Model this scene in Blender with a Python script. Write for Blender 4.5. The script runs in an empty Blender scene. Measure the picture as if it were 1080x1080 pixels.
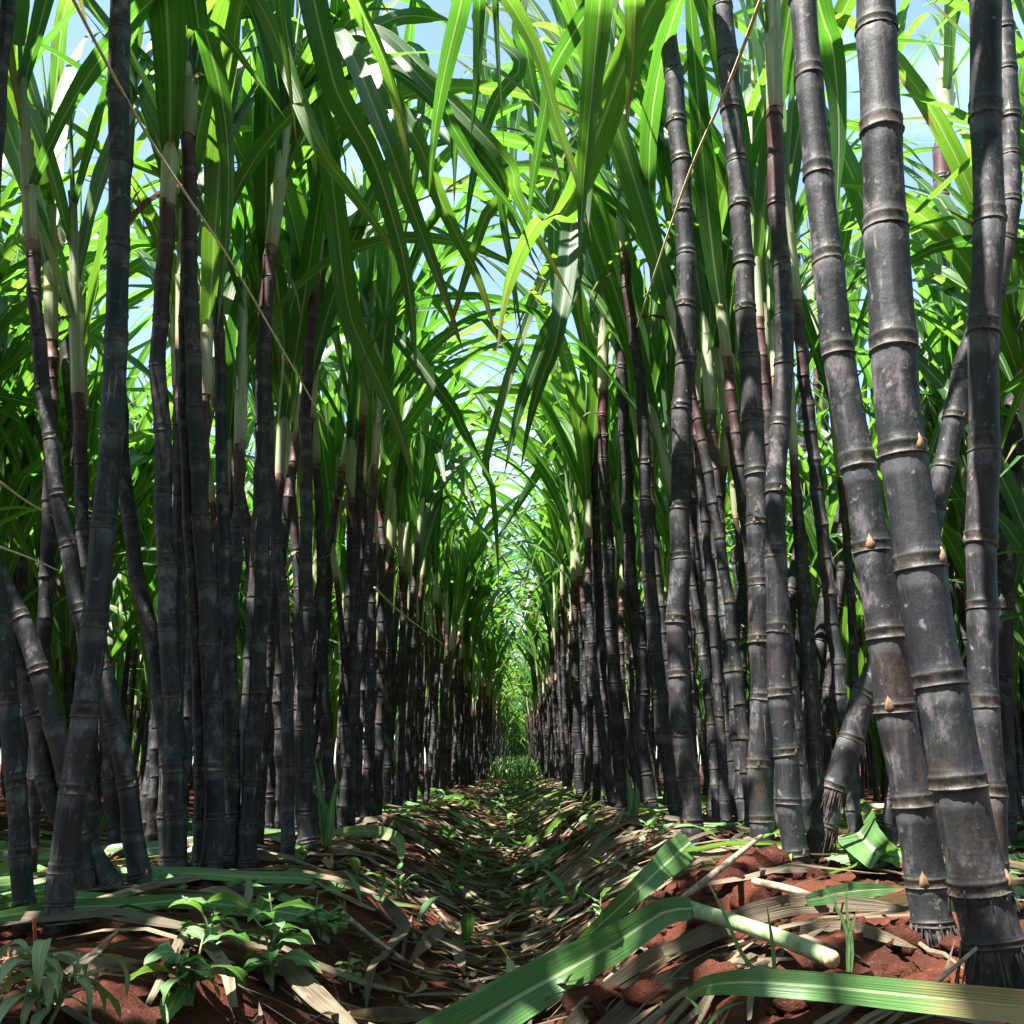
import bpy, math, random
import numpy as np
from mathutils import Vector, Matrix, Quaternion
random.seed(7); RS = np.random.RandomState(11)
R = math.radians; PI = math.pi
sc = bpy.context.scene
col = sc.collection

# ------------------------------------------------------------------ camera
F = 1080.0; PITCH = math.atan(264/F); YAW = 0.0074; HC = 0.20
fw = Vector((-math.sin(YAW)*math.cos(PITCH), math.cos(YAW)*math.cos(PITCH), math.sin(PITCH)))
rt = Vector((math.cos(YAW), math.sin(YAW), 0))
up = rt.cross(fw)
CAM = Vector((0, 0, HC))
def ray(px, py):
    return fw + rt*((px-540)/F) + up*((540-py)/F)
def at_y(px, py, Y):                       # point at forward distance Y
    d = ray(px, py); return CAM + d*(Y/d.y)
cam = bpy.data.cameras.new('camera'); cam.sensor_width = 36; cam.lens = 36*F/1080
cam.clip_start = 0.02; cam.clip_end = 500
co = bpy.data.objects.new('camera', cam); col.objects.link(co)
co.matrix_world = Matrix(((rt.x, up.x, -fw.x, 0), (rt.y, up.y, -fw.y, 0), (rt.z, up.z, -fw.z, HC), (0, 0, 0, 1)))
sc.camera = co

# ------------------------------------------------------------------ noise / terrain
def _h(ix, iy, s):
    n = (ix.astype(np.int64)*374761393 + iy.astype(np.int64)*668265263 + s*982451653) & 0x7fffffff
    n = ((n ^ (n >> 13))*1274126177) & 0x7fffffff
    return ((n ^ (n >> 16)) & 0xffff)/65535.0
def vnoise(x, y, s=0):
    x = np.asarray(x, float); y = np.asarray(y, float)
    ix = np.floor(x); iy = np.floor(y); fx = x-ix; fy = y-iy
    fx = fx*fx*(3-2*fx); fy = fy*fy*(3-2*fy)
    a = _h(ix, iy, s); b = _h(ix+1, iy, s); c = _h(ix, iy+1, s); d = _h(ix+1, iy+1, s)
    return (a+(b-a)*fx)*(1-fy)+(c+(d-c)*fx)*fy
KX = np.array([-2.65, -2.05, -1.75, -1.45, -1.15, -.95, -.70, -.46, -.36, -.27, -.20, -.07, .05, .12, .19, .28, .40, .62, .85, 1.0, 1.25, 1.5, 1.7, 1.95, 2.3])
KZ = np.array([-.10, -.02, -.03, -.09, -.09, -.03, -.02, -.02, -.03, -.065, -.115, -.15, -.13, -.075, -.005, .025, .03, .03, .01, -.03, -.08, -.03, 0., 0., -.08])
def smooth_T(x, y):
    x = np.asarray(x, float)
    w = 0
    for k, o in ((.25, -.05), (.5, 0), (.25, .05)):
        w = w + k*np.interp(x+o+.03*np.sin(np.asarray(y)*1.7), KX, KZ)
    far = np.clip((np.asarray(y)-3)/8, 0, 1)
    return w*(1-.45*far)-.0*far
def T(x, y):
    x = np.asarray(x, float); y = np.asarray(y, float)
    z = smooth_T(x, y)
    z = z + .030*(vnoise(x*4, y*4, 1)-.5) + .022*(vnoise(x*11, y*11, 2)-.5)
    cl = vnoise(x*27, y*27, 3); z = z + .020*(np.abs(cl-.5)*-1+.25) + .008*(vnoise(x*65, y*65, 4)-.5) + .005*(vnoise(x*150, y*150, 5)-.5)
    return z
def hit(px, py, fn=None, tmax=30):
    d = ray(px, py); d = d/d.y
    ts = np.geomspace(.35, tmax, 900)
    zz = CAM.z+d.z*ts; g = (fn or T)(CAM.x+d.x*ts, ts)
    k = np.argmax(zz <= g)
    if zz[k] > g[k]: k = len(ts)-1
    return CAM + d*float(ts[k])

# ------------------------------------------------------------------ materials
def mat(name):
    m = bpy.data.materials.new(name); m.use_nodes = True
    nt = m.node_tree; nt.nodes.clear()
    return m, nt
class NT:
    def __init__(s, nt): s.nt = nt
    def n(s, typ, ins=None, **kw):
        nd = s.nt.nodes.new(typ)
        for k, v in kw.items(): setattr(nd, k, v)
        for k, v in (ins or {}).items():
            if hasattr(v, 'is_output') or isinstance(v, bpy.types.NodeSocket): s.nt.links.new(v, nd.inputs[k])
            else: nd.inputs[k].default_value = v
        return nd
    def math(s, op, a, b=0., c=None):
        nd = s.n('ShaderNodeMath', {0: a, 1: b}, operation=op)
        if c is not None:
            if isinstance(c, bpy.types.NodeSocket): s.nt.links.new(c, nd.inputs[2])
            else: nd.inputs[2].default_value = c
        return nd.outputs[0]
    def mix(s, f, a, b):
        nd = s.n('ShaderNodeMix', data_type='RGBA')
        for i, v in ((0, f), (6, a), (7, b)):
            if isinstance(v, bpy.types.NodeSocket): s.nt.links.new(v, nd.inputs[i])
            else: nd.inputs[i].default_value = (tuple(v)+(1,))[:4] if i else v
        return nd.outputs[2]
    def band(s, x, lo, hi, e):            # soft 0-1-0 window
        a = s.n('ShaderNodeMapRange', {0: x, 1: lo-e, 2: lo+e}, interpolation_type='SMOOTHSTEP').outputs[0]
        b = s.n('ShaderNodeMapRange', {0: x, 1: hi-e, 2: hi+e, 3: 1., 4: 0.}, interpolation_type='SMOOTHSTEP').outputs[0]
        return s.math('MULTIPLY', a, b)
    def step(s, x, lo, hi, a=0., b=1.):
        return s.n('ShaderNodeMapRange', {0: x, 1: lo, 2: hi, 3: a, 4: b}, interpolation_type='SMOOTHSTEP').outputs[0]
    def noise(s, scale, detail=3., vec=None, stretch=None, rough=.55):
        if vec is None: vec = s.n('ShaderNodeTexCoord').outputs['Object']
        if stretch:
            mp = s.n('ShaderNodeMapping', {0: vec, 3: stretch}); vec = mp.outputs[0]
        return s.n('ShaderNodeTexNoise', {'Vector': vec, 'Scale': scale, 'Detail': detail, 'Roughness': rough}).outputs['Fac']
    def out(s, sh):
        o = s.n('ShaderNodeOutputMaterial'); s.nt.links.new(sh, o.inputs[0])

def leaf_material(name, c0, c1, c2, trans, tcol, tfac=.42, rough=.38, dry=False, brown=.86):
    m, nt = mat(name); g = NT(nt)
    at = g.n('ShaderNodeAttribute', attribute_name='lf').outputs['Vector']
    sep = g.n('ShaderNodeSeparateXYZ', {0: at}); u, v, r = sep.outputs
    oi = g.n('ShaderNodeObjectInfo').outputs['Random']
    rr = g.math('FRACT', g.math('ADD', r, g.math('MULTIPLY', oi, 3.7)))
    au = g.math('ABSOLUTE', g.math('SUBTRACT', u, .5))
    mid = g.step(au, .022, .06, 1., 0.)
    ph = g.math('MULTIPLY', r, 40.)
    vec = g.n('ShaderNodeCombineXYZ', {0: g.math('MULTIPLY', u, 26.), 1: g.math('MULTIPLY', v, 3.), 2: ph}).outputs[0]
    st = g.n('ShaderNodeTexNoise', {'Vector': vec, 'Scale': 1.0, 'Detail': 2.5}).outputs['Fac']
    vec2 = g.n('ShaderNodeCombineXYZ', {0: g.math('MULTIPLY', u, 3.), 1: g.math('MULTIPLY', v, 7.), 2: ph}).outputs[0]
    bl = g.n('ShaderNodeTexNoise', {'Vector': vec2, 'Scale': 1.0, 'Detail': 3.}).outputs['Fac']
    base = g.mix(g.step(rr, .0, .9), c0, c1)
    base = g.mix(g.math('MULTIPLY', g.step(rr, .72, 1.), g.step(bl, .35, .7)), base, c2)
    dark = g.mix(.45 if 'fallen' not in name else .2, base, (0, 0, 0))
    base = g.mix(g.step(st, .36, .62), dark, base)
    tc = g.mix(g.step(rr, 0., 1.), tcol[0], tcol[1])
    tc = g.mix(g.step(st, .38, .62), g.mix(.32, tc, (0, .02, 0)), tc)
    if not dry:
        pale = g.mix(.8, base, (.34, .42, .22))
        base = g.mix(mid, base, pale)
        tip = g.math('MULTIPLY', g.step(g.math('ADD', v, g.math('MULTIPLY', bl, .35)), 1.0, 1.18), g.step(rr, .35, .5))
        spot = g.math('MULTIPLY', g.step(bl, .60, .70), g.step(rr, brown, brown+.05))
        tip = g.math('MAXIMUM', tip, spot)
        base = g.mix(tip, base, (.26, .19, .08)); tc = g.mix(tip, tc, (.22, .15, .05))
        tc = g.mix(mid, tc, g.mix(.6, tc, (.40, .55, .16)))
    else:
        spot = g.step(bl, .55, .75)
        base = g.mix(g.math('MULTIPLY', spot, .6), base, (.05, .035, .022))
    bmp = g.n('ShaderNodeBump', {'Height': st, 'Strength': .35 if not dry else .7, 'Distance': .002})
    p = g.n('ShaderNodeBsdfPrincipled', {'Base Color': base, 'Roughness': rough, 'Normal': bmp.outputs[0]})
    p.inputs['Specular IOR Level'].default_value = .5 if not dry else .15
    t = g.n('ShaderNodeBsdfTranslucent', {'Color': tc, 'Normal': bmp.outputs[0]})
    mx = g.n('ShaderNodeMixShader', {0: tfac, 1: p.outputs[0], 2: t.outputs[0]})
    g.out(mx.outputs[0]); return m

M = {}
M['leaf'] = leaf_material('cane_leaf', (.030, .105, .022), (.050, .145, .020), (.085, .16, .025), None, ((.09, .30, .025), (.20, .43, .035)), .47, .43)
M['fallen'] = leaf_material('fallen_green_leaf', (.06, .15, .04), (.09, .19, .06), (.2, .22, .08), None, ((.12, .3, .05), (.16, .34, .05)), .22, .42)
M['dry'] = leaf_material('dry_leaf', (.12, .098, .070), (.29, .235, .16), (.07, .042, .026), None, ((.28, .2, .1), (.3, .2, .1)), .18, .75, dry=True)
M['weed'] = leaf_material('weed_leaf', (.08, .18, .06), (.12, .25, .08), (.18, .28, .07), None, ((.12, .30, .05), (.2, .4, .05)), .32, .5, brown=.95)
M['wilt'] = leaf_material('wilted_leaf', (.22, .30, .13), (.32, .38, .20), (.40, .38, .22), None, ((.2, .3, .08), (.25, .35, .1)), .3, .55, brown=.8)

def stalk_material():
    m, nt = mat('cane_rind'); g = NT(nt)
    at = g.n('ShaderNodeAttribute', attribute_name='lf').outputs['Vector']
    age, v, r = g.n('ShaderNodeSeparateXYZ', {0: at}).outputs
    f = g.math('FRACT', v)
    oi = g.n('ShaderNodeObjectInfo').outputs['Random']
    tc = g.n('ShaderNodeTexCoord').outputs['Object']
    off = g.n('ShaderNodeVectorMath', {0: tc, 1: g.n('ShaderNodeCombineXYZ', {0: g.math('MULTIPLY', oi, 37.), 1: g.math('MULTIPLY', r, 5.), 2: oi}).outputs[0]}, operation='ADD').outputs[0]
    n1 = g.noise(34., 4., off, (1, 1, .28))
    n2 = g.noise(210., 3., off, (1, 1, .05))
    n3 = g.noise(95., 4., off, (1, 1, .8), .65)
    n4 = g.noise(9., 2., off, (1, 1, .6))
    inode = g.math('FLOOR', v)
    wn = g.n('ShaderNodeTexWhiteNoise', {'W': g.math('ADD', inode, g.math('MULTIPLY', oi, 91.))}, noise_dimensions='1D').outputs['Value']
    c = g.mix(g.step(n1, .36, .66), (.005, .005, .006), (.020, .022, .026))
    c = g.mix(g.math('MULTIPLY', wn, .45), c, (.012, .015, .017))
    c = g.mix(g.math('MULTIPLY', g.step(n4, .48, .72), .5), c, (.040, .026, .027))
    c = g.mix(g.math('MULTIPLY', g.step(n2, .54, .74), .22), c, (.10, .10, .105))
    c = g.mix(g.math('MULTIPLY', g.step(n2, .44, .30), .4), c, (.006, .005, .006))
    n5 = g.noise(26., 6., off, (1, 1, .55), .72)
    c = g.mix(g.math('MULTIPLY', g.step(n5, .52, .68), .58), c, g.mix(n3, (.075, .062, .068), (.32, .275, .29)))  # pale pinkish wax patches, lightened to stand in for sun dapples
    c = g.mix(g.math('MULTIPLY', g.step(n5, .44, .30), .6), c, (.012, .010, .013))
    c = g.mix(g.math('MULTIPLY', g.step(n3, .61, .72), .55), c, (.24, .225, .21))
    n6 = g.noise(14., 4., g.n('ShaderNodeVectorMath', {0: off, 1: (3.1, 7.7, 1.9)}, operation='ADD').outputs[0], (1, 1, .45), .65)
    c = g.mix(g.math('MULTIPLY', g.step(n6, .57, .70), .55), c, (.085, .048, .032))
    ck = g.math('MULTIPLY', g.step(n2, .60, .66), g.step(n6, .42, .36))
    c = g.mix(g.math('MULTIPLY', ck, .7), c, (.22, .19, .15))
    c = g.mix(g.math('MULTIPLY', g.step(n3, .40, .30), .7), c, (.004, .004, .005))
    # younger rind near the top: maroon, then pinkish and buff
    a2 = g.math('ADD', age, g.math('MULTIPLY', g.math('SUBTRACT', n1, .5), .15))
    c = g.mix(g.math('MULTIPLY', g.step(a2, .74, .95), .8), c, (.065, .018, .020))
    c = g.mix(g.math('MULTIPLY', g.step(a2, .965, 1.02), .8), c, (.36, .22, .14))
    # mixed to dull dark grey towards the base
    c = g.mix(g.math('MULTIPLY', g.step(age, .18, .0), .5), c, (.017, .018, .016))
    wax = g.math('MULTIPLY', g.band(f, .84, 1.1, .05), g.step(n1, .3, .6))
    c = g.mix(g.math('MULTIPLY', wax, .4), c, (.12, .12, .128))
    root = g.band(f, .035, .105, .012)
    c = g.mix(g.math('MULTIPLY', root, .7), c, g.mix(g.step(n3, .42, .58), (.008, .007, .006), (.055, .042, .030)))
    gr = g.band(f, .112, .135, .010)
    c = g.mix(g.math('MULTIPLY', gr, .65), c, (.04, .034, .026))
    dk = g.band(f, .148, .185, .012)
    c = g.mix(g.math('MULTIPLY', dk, .8), c, (.008, .007, .008))
    scar = g.band(f, -.02, .021, .007)
    c = g.mix(g.math('MULTIPLY', scar, g.math('MULTIPLY', g.step(n3, .3, .6), g.step(wn, .0, .8, .35, 1.))), c, g.mix(n1, (.02, .017, .014), (.16, .135, .105)))
    bm = g.n('ShaderNodeBump', {'Height': g.math('ADD', g.math('MULTIPLY', n2, .6), n3), 'Strength': .6, 'Distance': .0016})
    rg = g.step(n5, .3, .7, .46, .72)
    p = g.n('ShaderNodeBsdfPrincipled', {'Base Color': c, 'Roughness': rg, 'Normal': bm.outputs[0]})
    p.inputs['Specular IOR Level'].default_value = .28
    g.out(p.outputs[0]); return m
M['stalk'] = stalk_material()

def sheath_material():
    m, nt = mat('leaf_sheath'); g = NT(nt)
    at = g.n('ShaderNodeAttribute', attribute_name='lf').outputs['Vector']
    u, v, r = g.n('ShaderNodeSeparateXYZ', {0: at}).outputs
    oi = g.n('ShaderNodeObjectInfo').outputs['Random']
    n2 = g.noise(170., 3., None, (1, 1, .03)); n1 = g.noise(25., 3., None, (1, 1, .3))
    c = g.mix(oi, (.20, .27, .12), (.33, .36, .20))
    c = g.mix(g.step(n2, .4, .65), c, (.42, .44, .29))
    c = g.mix(g.math('MULTIPLY', g.step(n1, .5, .7), .45), c, (.30, .20, .14))
    low = g.step(v, .35, .0)
    c = g.mix(g.math('MULTIPLY', low, .75), c, g.mix(n2, (.22, .12, .09), (.42, .31, .22)))
    c = g.mix(g.step(v, 1.2, 2.6), c, (.10, .22, .05))
    p = g.n('ShaderNodeBsdfPrincipled', {'Base Color': c, 'Roughness': .5, 'Normal': g.n('ShaderNodeBump', {'Height': n2, 'Strength': .4, 'Distance': .001}).outputs[0]})
    t = g.n('ShaderNodeBsdfTranslucent', {'Color': (.3, .4, .1, 1)})
    g.out(g.n('ShaderNodeMixShader', {0: .15, 1: p.outputs[0], 2: t.outputs[0]}).outputs[0]); return m
M['sheath'] = sheath_material()

def simple(name, c0, c1, scale, stretch=None, rough=.7, bump=.4, dist=.002, spec=.3):
    m, nt = mat(name); g = NT(nt)
    n = g.noise(scale, 5., None, stretch, .6)
    p = g.n('ShaderNodeBsdfPrincipled', {'Base Color': g.mix(g.step(n, .35, .65), c0, c1), 'Roughness': rough,
            'Normal': g.n('ShaderNodeBump', {'Height': n, 'Strength': bump, 'Distance': dist}).outputs[0]})
    p.inputs['Specular IOR Level'].default_value = spec
    g.out(p.outputs[0]); return m
M['bud'] = simple('bud_scale', (.10, .062, .034), (.25, .155, .085), 240., (1, 1, .25), .55)
M['straw'] = simple('straw', (.52, .50, .27), (.66, .63, .38), 90.)
M['dull_bud'] = simple('dull_bud', (.03, .024, .02), (.12, .085, .055), 240., (1, 1, .25), .6)
M['root'] = simple('root_fibre', (.014, .010, .010), (.060, .038, .036), 160., None, .8)
M['stem'] = simple('weed_stem', (.10, .16, .05), (.20, .22, .10), 60.)
M['redstem'] = simple('red_stem', (.42, .12, .05), (.55, .22, .10), 60.)
M['stick'] = simple('dead_stick', (.14, .10, .07), (.34, .27, .19), 90., (1, 1, 1))
M['cutcane'] = simple('cut_cane', (.13, .19, .09), (.25, .30, .17), 50., (1, 1, 1), .45)
M['cutface'] = simple('cut_face', (.30, .22, .12), (.55, .45, .28), 300.)

def soil_material():
    m, nt = mat('red_soil'); g = NT(nt)
    a = g.noise(9., 5.); b = g.noise(70., 6., None, None, .7); c_ = g.noise(420., 3.)
    c = g.mix(g.step(a, .3, .7), (.034, .012, .008), (.088, .027, .016))
    c = g.mix(g.math('MULTIPLY', g.step(b, .55, .72), .7), c, (.175, .060, .038))
    c = g.mix(g.math('MULTIPLY', g.step(b, .45, .32), .7), c, (.035, .013, .009))
    c = g.mix(g.math('MULTIPLY', g.step(c_, .66, .72), .5), c, (.33, .22, .14))
    h = g.math('ADD', g.math('MULTIPLY', b, 1.2), g.math('MULTIPLY', c_, .45))
    p = g.n('ShaderNodeBsdfPrincipled', {'Base Color': c, 'Roughness': .95, 'Normal': g.n('ShaderNodeBump', {'Height': h, 'Strength': .9, 'Distance': .008}).outputs[0]})
    p.inputs['Specular IOR Level'].default_value = .1
    g.out(p.outputs[0]); return m
M['soil'] = soil_material()

# ------------------------------------------------------------------ mesh helpers
class Buf:
    def __init__(s): s.v = []; s.f = []; s.a = []; s.m = []; s.n = 0
    def add(s, v, f, a, mi=0):
        v = np.asarray(v, float).reshape(-1, 3); f = np.asarray(f, int); a = np.asarray(a, float).reshape(-1, 3)
        s.v.append(v); s.f.append(f+s.n); s.a.append(a); s.m.append(np.full(len(f), mi)); s.n += len(v)
    def arrays(s): return np.vstack(s.v), np.vstack(s.f), np.vstack(s.a), np.concatenate(s.m)
    def mesh(s, name, mats, smooth=True):
        V, Fc, A, MI = s.arrays()
        return make_mesh(name, V, Fc, A, MI, mats, smooth)
def make_mesh(name, V, Fc, A, MI, mats, smooth=True):
    me = bpy.data.meshes.new(name)
    nv, nf = len(V), len(Fc)
    me.vertices.add(nv); me.vertices.foreach_set('co', V.astype(np.float32).ravel())
    me.loops.add(nf*4); me.loops.foreach_set('vertex_index', Fc.astype(np.int32).ravel())
    me.polygons.add(nf); me.polygons.foreach_set('loop_start', np.arange(0, nf*4, 4, dtype=np.int32))
    me.polygons.foreach_set('use_smooth', np.full(nf, smooth))
    for mt in mats: me.materials.append(mt)
    me.polygons.foreach_set('material_index', MI.astype(np.int32))
    at = me.attributes.new('lf', 'FLOAT_VECTOR', 'POINT'); at.data.foreach_set('vector', A.astype(np.float32).ravel())
    me.update(calc_edges=True); me.validate()
    return me
def link(name, me, parent=None, loc=None, M4=None):
    o = bpy.data.objects.new(name, me); col.objects.link(o)
    if parent is not None: o.parent = parent
    if M4 is not None: o.matrix_local = M4
    elif loc is not None: o.location = loc
    return o
def tag(o, label, cat, group=None, kind=None):
    if label: o['label'] = label
    if cat: o['category'] = cat
    if group: o['group'] = group
    if kind: o['kind'] = kind
    return o
def grid_faces(nr, nc, wrap=False):
    i, j = np.meshgrid(np.arange(nr-1), np.arange(nc if wrap else nc-1), indexing='ij')
    j2 = (j+1) % nc
    return np.stack([i*nc+j, i*nc+j2, (i+1)*nc+j2, (i+1)*nc+j], -1).reshape(-1, 4)
def catmull(P, n):
    P = np.asarray(P, float); k = len(P)
    if k == 2:
        t = np.linspace(0, 1, n)[:, None]; return P[0]*(1-t)+P[1]*t
    Q = np.vstack([2*P[0]-P[1], P, 2*P[-1]-P[-2]])
    d = np.linalg.norm(np.diff(P[:, :3], axis=0), axis=1); s = np.concatenate([[0], np.cumsum(d)])
    x = np.linspace(0, s[-1], n); out = []
    for t in x:
        i = min(max(np.searchsorted(s, t)-1, 0), k-2); u = (t-s[i])/max(d[i], 1e-9)
        a, b, c, e = Q[i], Q[i+1], Q[i+2], Q[i+3]
        out.append(.5*(2*b+(c-a)*u+(2*a-5*b+4*c-e)*u*u+(3*b-a-3*c+e)*u**3))
    return np.array(out)
def tube(P, rad, ns=8, a=(0, 0, 0), cap=True):
    P = np.asarray(P, float); n = len(P); rad = np.broadcast_to(np.asarray(rad, float), (n,)).copy()
    t = np.gradient(P, axis=0); t /= np.linalg.norm(t, axis=1)[:, None]+1e-12
    ref = np.array([0, 1, 0.]) if abs(t[0][1]) < .8 else np.array([1., 0, 0])
    x = np.cross(ref, t); x /= np.linalg.norm(x, axis=1)[:, None]+1e-12; y = np.cross(t, x)
    if cap:
        P = np.vstack([P[:1], P, P[-1:]]); x = np.vstack([x[:1], x, x[-1:]]); y = np.vstack([y[:1], y, y[-1:]]); rad = np.concatenate([[1e-5], rad, [1e-5]]); n += 2
    th = np.arange(ns)*2*PI/ns
    V = P[:, None]+rad[:, None, None]*(np.cos(th)[None, :, None]*x[:, None]+np.sin(th)[None, :, None]*y[:, None])
    s = np.linspace(0, 1, n)
    A = np.zeros((n, ns, 3)); A[..., 0] = np.arange(ns)/ns; A[..., 1] = s[:, None]; A[..., 2] = a[2]
    return V.reshape(-1, 3), grid_faces(n, ns, True), A.reshape(-1, 3)
def width_profile(s, kind='cane'):
    s = np.asarray(s)
    if kind == 'cane':
        return np.clip(np.interp(s, [0, .04, .12, .28, .42, .6, .8, .93, 1], [.42, .48, .78, 1, 1, .84, .5, .2, .02]), .015, 1)
    if kind == 'strip':
        return np.interp(s, [0, .08, .3, .7, .92, 1], [.5, .8, 1, .9, .5, .06])
    return np.interp(s, [0, .08, .25, .45, .7, .9, 1], [.08, .3, .85, 1, .75, .3, .03])
def blade(P, W, side, rnd, fold=.25, wav=.0, kind='cane', twist=0., nu=5, phase=0., curl=0., wl=None):
    P = np.asarray(P, float); n = len(P)
    t = np.gradient(P, axis=0); t /= np.linalg.norm(t, axis=1)[:, None]+1e-12
    sd = np.broadcast_to(np.asarray(side, float), (n, 3)).copy()
    sd -= (sd*t).sum(1)[:, None]*t; sd /= np.linalg.norm(sd, axis=1)[:, None]+1e-12
    nm = np.cross(t, sd)
    s = np.linspace(0, 1, n)
    tw = (twist*s if np.isscalar(twist) else np.interp(s, np.linspace(0, 1, len(twist)), twist))[:, None]
    S = sd*np.cos(tw)+nm*np.sin(tw); Nn = np.cross(t, S)
    w = (W*width_profile(s, kind))/2 if wl is None else np.asarray(wl)/2
    u = np.linspace(-1, 1, nu)
    wave = wav*np.sin(s*(34+7*rnd)+phase)[:, None]*np.sign(u)[None]*np.abs(u)[None]**1.5 + .6*wav*np.sin(s*21+phase*2)[:, None]*np.abs(u)[None]**1.5
    h = fold*np.abs(u)[None]*w[:, None]-curl*(u[None]**2)*w[:, None]+wave*w[:, None]*2
    V = P[:, None]+S[:, None]*(u[None]*w[:, None])[..., None]+Nn[:, None]*h[..., None]
    A = np.zeros((n, nu, 3)); A[..., 0] = (u+1)/2; A[..., 1] = s[:, None]; A[..., 2] = rnd
    return V.reshape(-1, 3), grid_faces(n, nu), A.reshape(-1, 3)
def arch(L, a0, a1, p, n=18, drift=0., kink=None):
    s = np.linspace(0, 1, n); th = a0+(a1-a0)*s**p
    if kink: th = th+kink[1]/(1+np.exp(-(s-kink[0])*40))
    th = np.minimum(th, R(176))
    ds = L/(n-1); x = np.concatenate([[0], np.cumsum(np.sin(th[:-1]))*ds]); z = np.concatenate([[0], np.cumsum(np.cos(th[:-1]))*ds])
    return np.stack([x, drift*s**2*L, z], -1)

# ---- leaf variants
def leaf_params(rng):
    k = rng.random()
    L = rng.uniform(.95, 1.4); W = rng.uniform(.046, .070)
    if k < .30: a0, a1, p, kk = R(rng.uniform(5, 16)), R(rng.uniform(28, 75)), rng.uniform(1.3, 2.2), None
    elif k < .76: a0, a1, p, kk = R(rng.uniform(10, 28)), R(rng.uniform(95, 165)), rng.uniform(1.3, 2.4), None
    else: a0, a1, p, kk = R(rng.uniform(8, 18)), R(rng.uniform(30, 50)), 1.2, (rng.uniform(.4, .7), R(rng.uniform(80, 120)))
    return L, W, a0, a1, p, kk
def leaf_arrays(rng, n=18, nu=5, Ls=1.):
    L, W, a0, a1, p, kk = leaf_params(rng)
    P = arch(L*Ls, a0, a1, p, n, rng.uniform(-.22, .22), kk)
    return blade(P, W, (0, 1, 0), rng.random(), rng.uniform(.1, .4), rng.uniform(.0, .07), 'cane', rng.uniform(-1.2, 1.2), nu, rng.uniform(0, 6))
LEAF = []
for i in range(26):
    rng = random.Random(100+i); b = Buf(); b.add(*leaf_arrays(rng, 26, 7)); LEAF.append(b.mesh('cane_leaf', [M['leaf']]))

def sheath_arrays(rng, r=.016, ns=12):
    out = []; z0 = 0
    def seg(z0, z1, ra, rb, v0, v1, amp, flare):
        n = 9; z = np.linspace(z0, z1, n); th = np.arange(ns)*2*PI/ns; s = np.linspace(0, 1, n)
        rad = (ra+(rb-ra)*s)[:, None]*(1+.05*np.cos(th*2+rng.uniform(0, 6))[None])
        rad[-1] *= flare
        V = np.stack([rad*np.cos(th), rad*np.sin(th), np.repeat(z[:, None], ns, 1)+np.where(s[:, None] > .9, 1, 0)*(.02*np.cos(th+rng.uniform(0, 6)))[None]], -1)
        A = np.zeros((n, ns, 3)); A[..., 0] = th/(2*PI); A[..., 1] = (v0+(v1-v0)*s)[:, None]; A[..., 2] = rng.random()
        out.append((V.reshape(-1, 3), grid_faces(n, ns, True), A.reshape(-1, 3)))
    seg(0, .16, r*1.06, r*1.12, 0, .8, 0, 1.16)
    seg(.06, .26, r*1.0, r*1.0, .5, 1.1, 0, 1.15)
    seg(.18, .36, r*.86, r*.84, .9, 1.6, 0, 1.2)
    seg(.28, .46, r*.72, r*.66, 1.3, 2.2, 0, 1.2)
    seg(.40, .75, r*.52, r*.10, 1.9, 3, 0, .3)
    return out
SHEATH = []
for i in range(7):
    b = Buf()
    for a in sheath_arrays(random.Random(40+i)): b.add(*a)
    SHEATH.append(b.mesh('leaf_sheath', [M['sheath']]))

def crown_spec(rng, nl, spread=1.):
    """list of (variant, height along axis, azimuth, scale)"""
    az = rng.uniform(0, 2*PI); sp = []
    for k in range(nl):
        h = .10+.36*k/max(nl-1, 1)+rng.uniform(-.02, .02)
        sp.append((rng.randrange(26), h, az+PI*k+rng.gauss(0, .5), rng.uniform(.85, 1.12)))
    return sp
def crown_buf(b, rng, nl, n=14, nu=5, mi=0, low=0, Ls=1.):
    for _, h, az, s in crown_spec(rng, nl+low):
        if low and rng.random() < low/(nl+low): h = rng.uniform(-.75, .0)
        V, Fc, A = leaf_arrays(rng, n, nu, Ls); c, d = math.cos(az), math.sin(az)
        V = V*s; V = np.stack([V[:, 0]*c-V[:, 1]*d, V[:, 0]*d+V[:, 1]*c, V[:, 2]+h], -1)
        b.add(V, Fc, A, mi)
CROWN = []; CROWN_LOW = []
for i in range(12):
    b = Buf(); crown_buf(b, random.Random(300+i), 7, 16, 5); CROWN.append(b.mesh('cane_leaves', [M['leaf']]))
for i in range(8):
    b = Buf(); crown_buf(b, random.Random(400+i), 8, 14, 5, 0, 4); CROWN_LOW.append(b.mesh('cane_leaves', [M['leaf']]))

CROWN_THIN = []
for i in range(8):
    b = Buf(); crown_buf(b, random.Random(450+i), 4, 16, 5); CROWN_THIN.append(b.mesh('cane_leaves', [M['leaf']]))
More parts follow.
